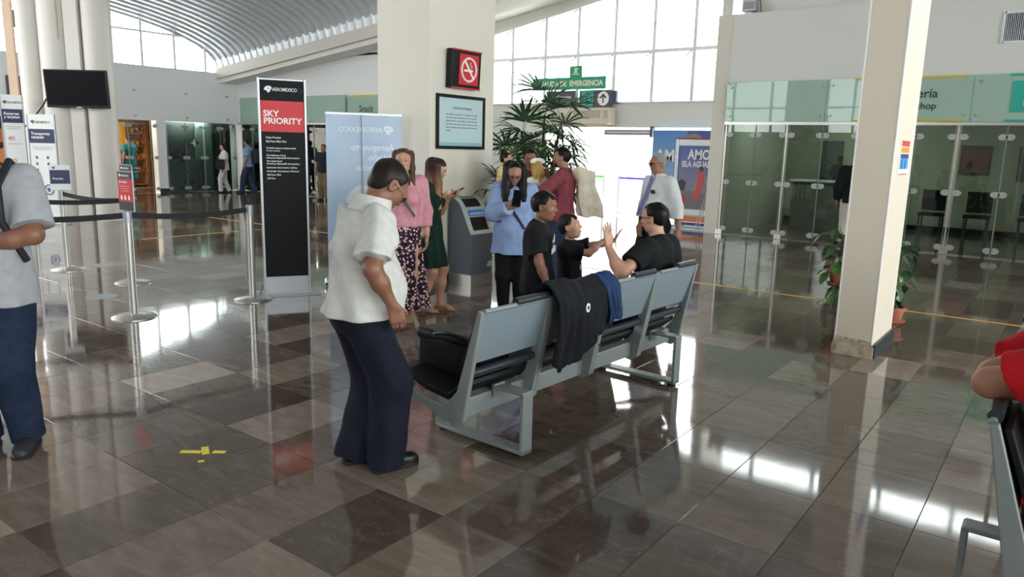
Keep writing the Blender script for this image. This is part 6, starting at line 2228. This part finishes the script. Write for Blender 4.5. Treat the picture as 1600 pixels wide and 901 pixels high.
box('panel', (0, 0, 0.20), (0.88, 0.03, 0.40), M_SIGNG, e4)
box('green_plate', (-0.22, -0.017, 0.20), (0.32, 0.006, 0.35), M_TEAL, e4)
MB().tube([(-0.22 + 0.115 * math.cos(a), -0.022, 0.20 + 0.125 * math.sin(a)) for a in [2 * math.pi * k / 22 for k in range(23)]], 0.010, 5).build('ring', M_INK, e4)
text('E', 0.19, e4, (-0.22, -0.021, 0.135), M_INK, 'CENTER', 0.015)
MB().prism([(0.22 + 0.155 * math.cos(a), 0.20 + 0.165 * math.sin(a)) for a in [2 * math.pi * k / 24 for k in range(24)]], 'y', -0.02, -0.015).build('white_disc', M_TEXTW, e4)
MB().prism([(0.205, 0.10), (0.235, 0.10), (0.235, 0.25), (0.29, 0.20), (0.31, 0.225), (0.22, 0.315), (0.13, 0.225), (0.15, 0.20), (0.205, 0.25)], 'y', -0.024, -0.02).build('arrow', M_INK, e4)
box('end_box', (0.52, 0.0, 0.22), (0.12, 0.08, 0.30), M_NAVY, e4)
sb_ = thing('roller_blind', 'grey roller blind housing at the right top of the exit opening', 'blind', (-8.55, 15.86, 1.98))
MB().tube([(-0.6, 0, 0), (0.6, 0, 0)], 0.07, 12).build('roll', M_ALU, sb_, True)
box('end_bracket', (0.63, 0, 0.02), (0.06, 0.14, 0.24), M_DARK, sb_)

# ------------------------------------------------------------------ posters by the exit
def grad_mat(name, top, low, z0, z1):
    m = mat(name, top, 0.5)
    nt = m.node_tree
    tc = nt.nodes.new('ShaderNodeTexCoord')
    sp = nt.nodes.new('ShaderNodeSeparateXYZ')
    mr = nt.nodes.new('ShaderNodeMapRange')
    mr.inputs['From Min'].default_value, mr.inputs['From Max'].default_value = z0, z1
    r = nt.nodes.new('ShaderNodeValToRGB')
    r.color_ramp.elements[0].color, r.color_ramp.elements[1].color = lin(low), lin(top)
    nt.links.new(tc.outputs['Object'], sp.inputs[0])
    nt.links.new(sp.outputs['Z'], mr.inputs['Value'])
    nt.links.new(mr.outputs['Result'], r.inputs['Fac'])
    nt.links.new(r.outputs['Color'], nt.nodes['Principled BSDF'].inputs['Base Color'])
    return m


po = sign_root('standing_poster', 'framed standing poster reading AMO ISLA AGUADA next to the right wall', 'poster', (-6.20, 14.62, 0), -90)
MB().prism([(-0.47, 0.40), (0.47, 0.40), (0.47, 1.70), (-0.47, 1.70)], 'y', -0.002, 0.002).build('sheet', grad_mat('dusk_print', (92, 106, 172), (158, 142, 148), 0.45, 1.6), po)
for sx in (-1, 1):
    box('frame_side', (sx * 0.50, 0, 1.06), (0.07, 0.04, 1.55), M_ALU, po)
    box('leg', (sx * 0.44, 0.05, 0.16), (0.04, 0.04, 0.32), M_ALU, po)
box('frame_rail', (0, 0, 1.76), (0.94, 0.04, 0.12), M_WHITE, po)
box('top_strip', (0, -0.004, 1.84), (1.08, 0.05, 0.03), mat('brown_strip', (150, 70, 52), 0.5), po)
box('frame_rail', (0, 0, 0.345), (0.94, 0.04, 0.11), M_WHITE, po)
box('orange_panel', (0, 0.0, 0.20), (0.94, 0.03, 0.12), mat('orange_print', (226, 128, 72), 0.5), po)
box('blue_panel', (0, 0.0, 0.10), (0.94, 0.03, 0.07), mat('panel_navy_blue', (64, 78, 140), 0.5), po)
box('foot_plate', (0, 0.05, 0.012), (1.0, 0.4, 0.024), M_ALU, po)
text('AMO', 0.27, po, (-0.02, -0.004, 1.43), M_TEXTW, 'CENTER', 0.035, sx=0.78)
text('ISLA AGUADA', 0.17, po, (-0.03, -0.004, 1.27), M_TEXTW, 'CENTER', 0.03, sx=0.66)
text('ATE', 0.13, po, (0.44, -0.004, 0.80), mat('poster_dark_ink', (60, 60, 70), 0.5), 'RIGHT', 0.0)
MB().prism([(-0.46, 0.42), (0.46, 0.42), (0.46, 0.78), (0.1, 0.74), (-0.46, 0.82)], 'y', -0.003, -0.002).build('printed_ground', mat('printed_sand', (126, 114, 118), 0.5), po)
MB().prism([(0.20, 0.72), (0.46, 0.70), (0.46, 1.22), (0.36, 1.25), (0.24, 1.12)], 'y', -0.0035, -0.002).build('printed_trees', mat('printed_trees', (62, 60, 64), 0.5), po)
MB().prism([(-0.46, 0.80), (-0.30, 0.78), (-0.26, 0.95), (-0.36, 1.02), (-0.46, 0.96)], 'y', -0.0035, -0.002).build('printed_trees', mat('printed_trees', (62, 60, 64)), po)
_d = MB()
_d.prism([(-0.10, 0.62), (0.02, 0.60), (0.10, 0.86), (0.13, 1.04), (0.11, 1.16), (0.04, 1.19), (-0.03, 1.16), (-0.02, 0.98), (-0.06, 0.80)], 'y', -0.005, -0.003)
_d.build('printed_dress', mat('printed_red_dress', (206, 84, 84), 0.5), po)
MB().prism([(0.05 + 0.045 * math.cos(a), 1.235 + 0.055 * math.sin(a)) for a in [2 * math.pi * k / 12 for k in range(12)]], 'y', -0.005, -0.003).build('printed_head', mat('printed_head', (92, 62, 54), 0.5), po)
MB().prism([(-0.12, 0.72), (-0.04, 1.12), (0.0, 1.17), (-0.03, 1.0), (-0.06, 0.74)], 'y', -0.0045, -0.003).prism([(0.12, 1.14), (0.26, 0.95), (0.24, 0.72), (0.14, 0.98)], 'y', -0.0045, -0.003).build('printed_shawl', mat('printed_shawl', (170, 142, 134), 0.5), po)
box('printed_red_letters', (-0.33, -0.004, 0.56), (0.11, 0.002, 0.26), mat('poster_red_ink', (206, 62, 66), 0.5), po)
esl = MB()
esl.tube([(0.62, -0.35, 0.02), (0.74, 0.0, 0.95)], 0.012, 6).tube([(0.70, -0.36, 0.02), (0.76, 0.0, 0.95)], 0.010, 6)
tag(esl.build('easel_stand', M_ALU, None), 'thin metal easel legs leaning beside the standing poster', 'easel').location = (-6.60, 14.4, 0)

pw = sign_root('wall_poster', 'blue sky poster with the word AMO behind the grey-haired man', 'poster', (-7.16, 15.80, 0.05), -90)
box('sheet', (0, 0, 1.0), (1.40, 0.02, 1.98), grad_mat('sky_print', (84, 140, 206), (176, 196, 214), 0.2, 1.9), pw)
text('AMO', 0.36, pw, (-0.24, -0.012, 1.30), M_TEXTW, 'CENTER', 0.04, sx=0.9)
MB().prism([(-0.1, 1.30), (0.69, 1.40), (0.69, 1.72), (0.3, 1.66), (0.05, 1.58)], 'y', -0.0115, -0.01).build('printed_shell', mat('printed_shell', (196, 188, 176), 0.5), pw)
MB().prism([(0.28 + 0.2 * math.cos(a), 1.80 + 0.12 * math.sin(a)) for a in [math.pi * k / 10 for k in range(11)]], 'y', -0.0125, -0.01).build('printed_dome', mat('printed_dome', (150, 128, 116), 0.5), pw)
box('navy_top', (0.42, -0.011, 1.88), (0.56, 0.002, 0.20), mat('printed_navy_sky', (60, 84, 160), 0.5), pw)

# ------------------------------------------------------------------ barriers outside the exit
for k, (xx, yy, c) in enumerate(((-9.9, 17.2, (40, 176, 60)), (-9.35, 17.0, (84, 70, 190)), (-10.6, 16.8, (120, 130, 140)))):
    t = thing('barrier_post', ['thin barrier post with a bright green belt outside the exit', 'thin barrier post with a violet belt outside the exit', 'thick grey post just outside the exit beside the maroon top'][k], 'queue post', (xx, yy, 0))
    MB().lathe([(0.17, 0), (0.17, 0.012), (0.03, 0.03)], n=20).build('base', M_ALU, t, True)
    MB().lathe([(0.03 if k < 2 else 0.09, 0.03), (0.03 if k < 2 else 0.09, 0.95 if k < 2 else 1.6)], n=14).build('post', M_ALU, t, True)
    if k < 2:
        box('belt', (0.45 - 0.9 * (k == 0), 0.0, 0.88), (0.9, 0.006, 0.06), mat('belt_%d' % k, c, 0.5), t)
    if k == 1:
        box('belt', (1.35, 0.0, 0.86), (0.9, 0.006, 0.05), mat('belt_red', (206, 70, 110), 0.5), t)
        MB().lathe([(0.03, 0.03), (0.03, 0.9)], (1.8, 0, 0), 10).build('post', M_ALU, t, True)

# ------------------------------------------------------------------ palm in a pot
M_LEAF = mat('palm_leaf', (48, 84, 46), 0.45, noise=(5, (34, 64, 36), 2))
M_LEAF2 = mat('palm_leaf_fresh', (92, 128, 62), 0.45, noise=(5, (62, 100, 50), 2))
M_STEM = mat('palm_stem', (84, 72, 54), 0.8, noise=(20, (60, 48, 36), 3))
palm = thing('potted_palm', 'tall fan palm with dark green fingered leaves in a planter behind the family', 'plant', (-5.72, 8.25, 0))
MB().lathe([(0.20, 0), (0.27, 0.42), (0.29, 0.44), (0.26, 0.44), (0.24, 0.40)], n=24).build('planter', mat('planter_grey', (120, 116, 110), 0.6), palm, True)
MB().lathe([(0.245, 0.39), (0.0, 0.40)], n=20, cap=False).build('soil', mat('soil', (52, 40, 30), 0.9), palm)


def fan_leaf(n, L, seed, m):
    """one fan leaf: blades spread from the end of the stalk (local x out, z up)"""
    rg = random.Random(seed)
    mb = MB()
    for k in range(n):
        a = R(-88 + 176 * k / (n - 1)) + rg.uniform(-0.06, 0.06)
        l = L * (1 - 0.22 * abs(math.sin(a))) * rg.uniform(0.9, 1.08)
        w = 0.0155 * L / 0.36
        d = Vector((math.cos(a), math.sin(a), 0))
        s_ = Vector((-d.y, d.x, 0))
        ring = []
        for q, (u, wf, dr) in enumerate(((0.03, 0.35, 0.0), (0.35, 1.0, 0.03), (0.7, 0.9, -0.03), (1.0, 0.18, -0.16 - rg.uniform(0, 0.08)))):
            p = d * l * u + Vector((0, 0, dr * L))
            ring += [p - s_ * w * wf, p + Vector((0, 0, -0.25 * w * wf)), p + s_ * w * wf]
        fs = []
        for q in range(3):
            b = q * 3
            fs += [(b, b + 3, b + 4, b + 1), (b + 1, b + 4, b + 5, b + 2)]
        mb.add(ring, fs)
    return mb.mesh('leaf', m)


LEAVES = [fan_leaf(8, 0.40, 1, M_LEAF), fan_leaf(9, 0.44, 2, M_LEAF), fan_leaf(7, 0.36, 3, M_LEAF2), fan_leaf(8, 0.40, 4, M_LEAF)]
rg = random.Random(21)
trunks = [((0.0, 0.0), (0.02, 0.02), 2.0), ((0.08, -0.05), (0.22, 0.12), 1.92), ((-0.09, 0.04), (-0.22, -0.12), 1.74), ((0.03, 0.09), (0.08, 0.26), 1.6), ((-0.03, -0.09), (-0.32, -0.26), 1.35)]
for (a, b, h_) in trunks:
    pts = [(a[0] + (b[0] - a[0]) * u ** 1.3, a[1] + (b[1] - a[1]) * u ** 1.3, 0.38 + (h_ - 0.38) * u) for u in (0, 0.25, 0.5, 0.75, 1)]
    tr = MB().tube(pts, [0.026, 0.024, 0.022, 0.019, 0.014], 8).build('stem', M_STEM, palm, True)
    nl = 18
    for k in range(nl):
        u = 0.36 + 0.64 * k / (nl - 1)
        i = min(int(u * 4), 3)
        f_ = u * 4 - i
        p = Vector(pts[i]).lerp(Vector(pts[i + 1]), f_)
        az = k * 2.4 + rg.uniform(-0.4, 0.4) + h_ * 3
        el = R(rg.uniform(8, 40) + (38 if k >= nl - 3 else 0))
        d = Vector((math.cos(az) * math.cos(el), math.sin(az) * math.cos(el), math.sin(el)))
        sl = rg.uniform(0.20, 0.36)
        e = p + d * sl
        MB().tube([p, p + d * sl * 0.5 + Vector((0, 0, 0.02)), e], 0.005, 5).build('stalk', M_LEAF2, tr)
        o = bpy.data.objects.new('leaf', rg.choice(LEAVES))
        COL.objects.link(o)
        o.parent = palm
        dn = Vector((d.x, d.y, d.z - 0.45)).normalized()
        side_ = Vector((-math.sin(az), math.cos(az), 0))
        upv = dn.cross(side_)
        mx = Matrix(((dn.x, side_.x, upv.x, e.x), (dn.y, side_.y, upv.y, e.y), (dn.z, side_.z, upv.z, e.z), (0, 0, 0, 1)))
        o.matrix_local = mx @ Matrix.Rotation(rg.uniform(-0.5, 0.5), 4, 'X')
# the low side shoot that reaches past the column
for k, (ang_, el_) in enumerate(((-107, 5), (-100, 38), (-80, 22), (-112, -18))):
    d = Vector((math.cos(R(ang_)) * math.cos(R(el_)), math.sin(R(ang_)) * math.cos(R(el_)), math.sin(R(el_))))
    p = Vector((0.10, -0.78, 1.02))
    e = p + d * 0.30
    MB().tube([(0, 0, 0.42), (0.04, -0.35, 0.90), p, e], 0.006, 5).build('stem', M_LEAF2, palm)
    o = bpy.data.objects.new('leaf', LEAVES[k % 4])
    COL.objects.link(o)
    o.parent = palm
    side_ = Vector((-d.y, d.x, 0)).normalized()
    upv = d.cross(side_)
    o.matrix_local = Matrix(((d.x, side_.x, upv.x, e.x), (d.y, side_.y, upv.y, e.y), (d.z, side_.z, upv.z, e.z), (0, 0, 0, 1)))

# ------------------------------------------------------------------ leafy plants behind the right pillar
M_TERRA = mat('terracotta', (176, 104, 76), 0.75, noise=(12, (150, 84, 60), 3))
M_POTHOS = mat('pothos_green', (48, 92, 44), 0.35, noise=(4, (84, 120, 50), 2))
M_POTHD = mat('pothos_dark', (28, 46, 34), 0.35, noise=(4, (40, 66, 40), 2))


def heart(L, m, seed):
    out = [(0.0, 0.0), (0.18, 0.30), (0.45, 0.42), (0.75, 0.28), (1.0, 0.0), (0.75, -0.28), (0.45, -0.42), (0.18, -0.30)]
    vs = [(x * L, y * L * 0.9, -0.18 * L * x * x + 0.10 * L * abs(y)) for x, y in out] + [(0.45 * L, 0, -0.05 * L)]
    n = len(out)
    return MB().add(vs, [(i, (i + 1) % n, n) for i in range(n)]).mesh('leaf', m)


HEARTS = [heart(0.13, M_POTHOS, 0), heart(0.10, M_POTHOS, 1), heart(0.12, M_POTHD, 2), heart(0.15, M_POTHOS, 3)]


def pothos(label, loc, pots, pole_h, n, spread, seed, dark_top=0.75, trail=0):
    t = thing('potted_plant', label, 'plant', loc)
    for (px, py, pz, r, h_) in pots:
        po_ = MB().lathe([(r * 0.72, 0), (r * 0.95, h_ * 0.8), (r * 1.06, h_ * 0.8), (r * 1.06, h_), (r * 0.9, h_), (r * 0.86, h_ * 0.85)], n=22).build('pot', M_TERRA, t, True)
        po_.location = (px, py, pz)
        MB().lathe([(r * 0.9, 0), (r * 1.1, 0.022), (r * 1.05, 0.028)], (0, 0, -0.012 if pz > 0.02 else 0), 22).build('saucer', M_TERRA, po_, True)
    MB().tube([(0, 0, 0.05), (0.01, 0, pole_h)], 0.028, 10).build('moss_pole', mat('moss_pole', (96, 82, 62), 0.9, bump=(60, 0.6)), t, True)
    rg = random.Random(seed)
    for k in range(n):
        u = k / (n - 1)
        z = 0.22 + (pole_h + 0.05 - 0.22) * u if k >= trail else rg.uniform(0.06, 0.30)
        az = k * 2.39 + rg.uniform(-0.5, 0.5)
        rr = spread * rg.uniform(0.35, 1.0) * (0.55 + 0.75 * u)
        p = Vector((math.cos(az) * rr, math.sin(az) * rr, z + rg.uniform(-0.04, 0.04)))
        MB().tube([(0.02 * math.cos(az), 0.02 * math.sin(az), z - 0.05), (p.x * 0.6, p.y * 0.6, p.z + 0.02), p], 0.0035, 4).build('stalk', M_POTHOS, t)
        o = bpy.data.objects.new('leaf', HEARTS[2] if u > dark_top and rg.random() < 0.7 else rg.choice(HEARTS))
        COL.objects.link(o)
        o.parent = t
        o.location = p
        o.rotation_euler = (rg.uniform(-0.5, 0.5), rg.uniform(0.2, 1.1), az)
    return t


pothos('leafy climbing plant in a terracotta pot behind the right side of the pillar', (-1.28, 7.85, 0), [(0, 0, 0, 0.13, 0.16)], 0.70, 54, 0.17, 4)
pt = pothos('trailing leafy plant in a raised terracotta pot showing left of the pillar', (-1.79, 7.92, 0), [(0.0, 0, 0.30, 0.105, 0.14)], 0.80, 54, 0.20, 9, 0.72, 12)

for a_ in (0.3, 2.4, 4.5):
    MB().tube([(0.13 * math.cos(a_), 0.13 * math.sin(a_), 0.0), (0.09 * math.cos(a_), 0.09 * math.sin(a_), 0.30)], 0.008, 6).build('stand_leg', M_DARK, pt)
MB().tube([(0.095 * math.cos(a_), 0.095 * math.sin(a_), 0.292) for a_ in [2 * math.pi * k / 16 for k in range(17)]], 0.007, 5).build('stand_ring', M_DARK, pt)

# ------------------------------------------------------------------ floor markings
M_TAPE = mat('yellow_floor_line', (206, 160, 62), 0.5)
struct(box('floor_line_trim', (-6.2, 8.565, 0.0012), (18.0, 0.055, 0.0016), M_TAPE)).name = 'trim_floor_line'
struct(box('trim_floor_line_short', (-11.68, 7.20, 0.0012), (0.05, 2.68, 0.0016), M_TAPE))
tm = thing('floor_tape_mark', 'yellow tape marks crossing on a dark floor tile at lower left', 'tape', (-3.40, 1.93, 0))
M_TY = mat('tape_yellow', (222, 206, 64), 0.6)
for (x, y, w, h_, a) in ((-0.04, -0.025, 0.105, 0.034, 10), (0.0, 0.03, 0.10, 0.036, -55), (0.07, 0.065, 0.065, 0.032, 10), (0.105, -0.055, 0.03, 0.02, 30)):
    box('tape_strip', (x, y, 0.001), (w, h_, 0.0012), M_TY, tm, rz=R(a + 27))
for (x, y, lab) in ((-7.65, 3.40, 'round grey floor sticker between the queue posts, the nearer of two'), (-9.55, 4.28, 'round grey floor sticker near the white banners, the farther of two')):
    fd_ = MB().lathe([(0.15, 0), (0.15, 0.0014)], (0, 0, 0.0002), 28).build('floor_sticker', mat('sticker_grey', (150, 156, 158), 0.4), None)
    fd_.location = (x, y, 0)
    tag(fd_, lab, 'sticker')

# phone and paper left on the bench seat, white patterned cloth over the shoulder of the man in maroon
phone('mobile phone lying on the second seat of the bench', tuple((on_bench(-0.05, -0.33, 0.372)).translation), (R(92), 0, R(20)))
sc_ = SDF()
sc_.econe((0.03, 0, -0.22), (-0.04, 0, 0.26), (0.125, 0.055), (0.095, 0.05), 0.03, pleat=(6, 0.014))
sc_.ell((-0.07, 0, 0.25), (0.09, 0.055, 0.07), None, 0.06)
scf = thing('patterned_cloth', 'white printed cloth bag hanging over the shoulder of the man in maroon', 'bag', (-4.25, 7.03, 1.06), R(35))
sc_.build('cloth', 0.010, mat('white_print_cloth', (226, 222, 212), 0.8, noise=(14, (224, 196, 168), 1)), scf, noise=lambda X, Y, Z: 0.010 * np.sin(36 * X + 8 * Z) + 0.006 * np.sin(24 * Y + 17 * Z))
MB().tube([(-0.10, 0.05, 0.28), (-0.11, 0.05, 0.10), (-0.10, 0.04, -0.12)], 0.010, 6).build('yellow_strap', M_YELLOW, scf, True)
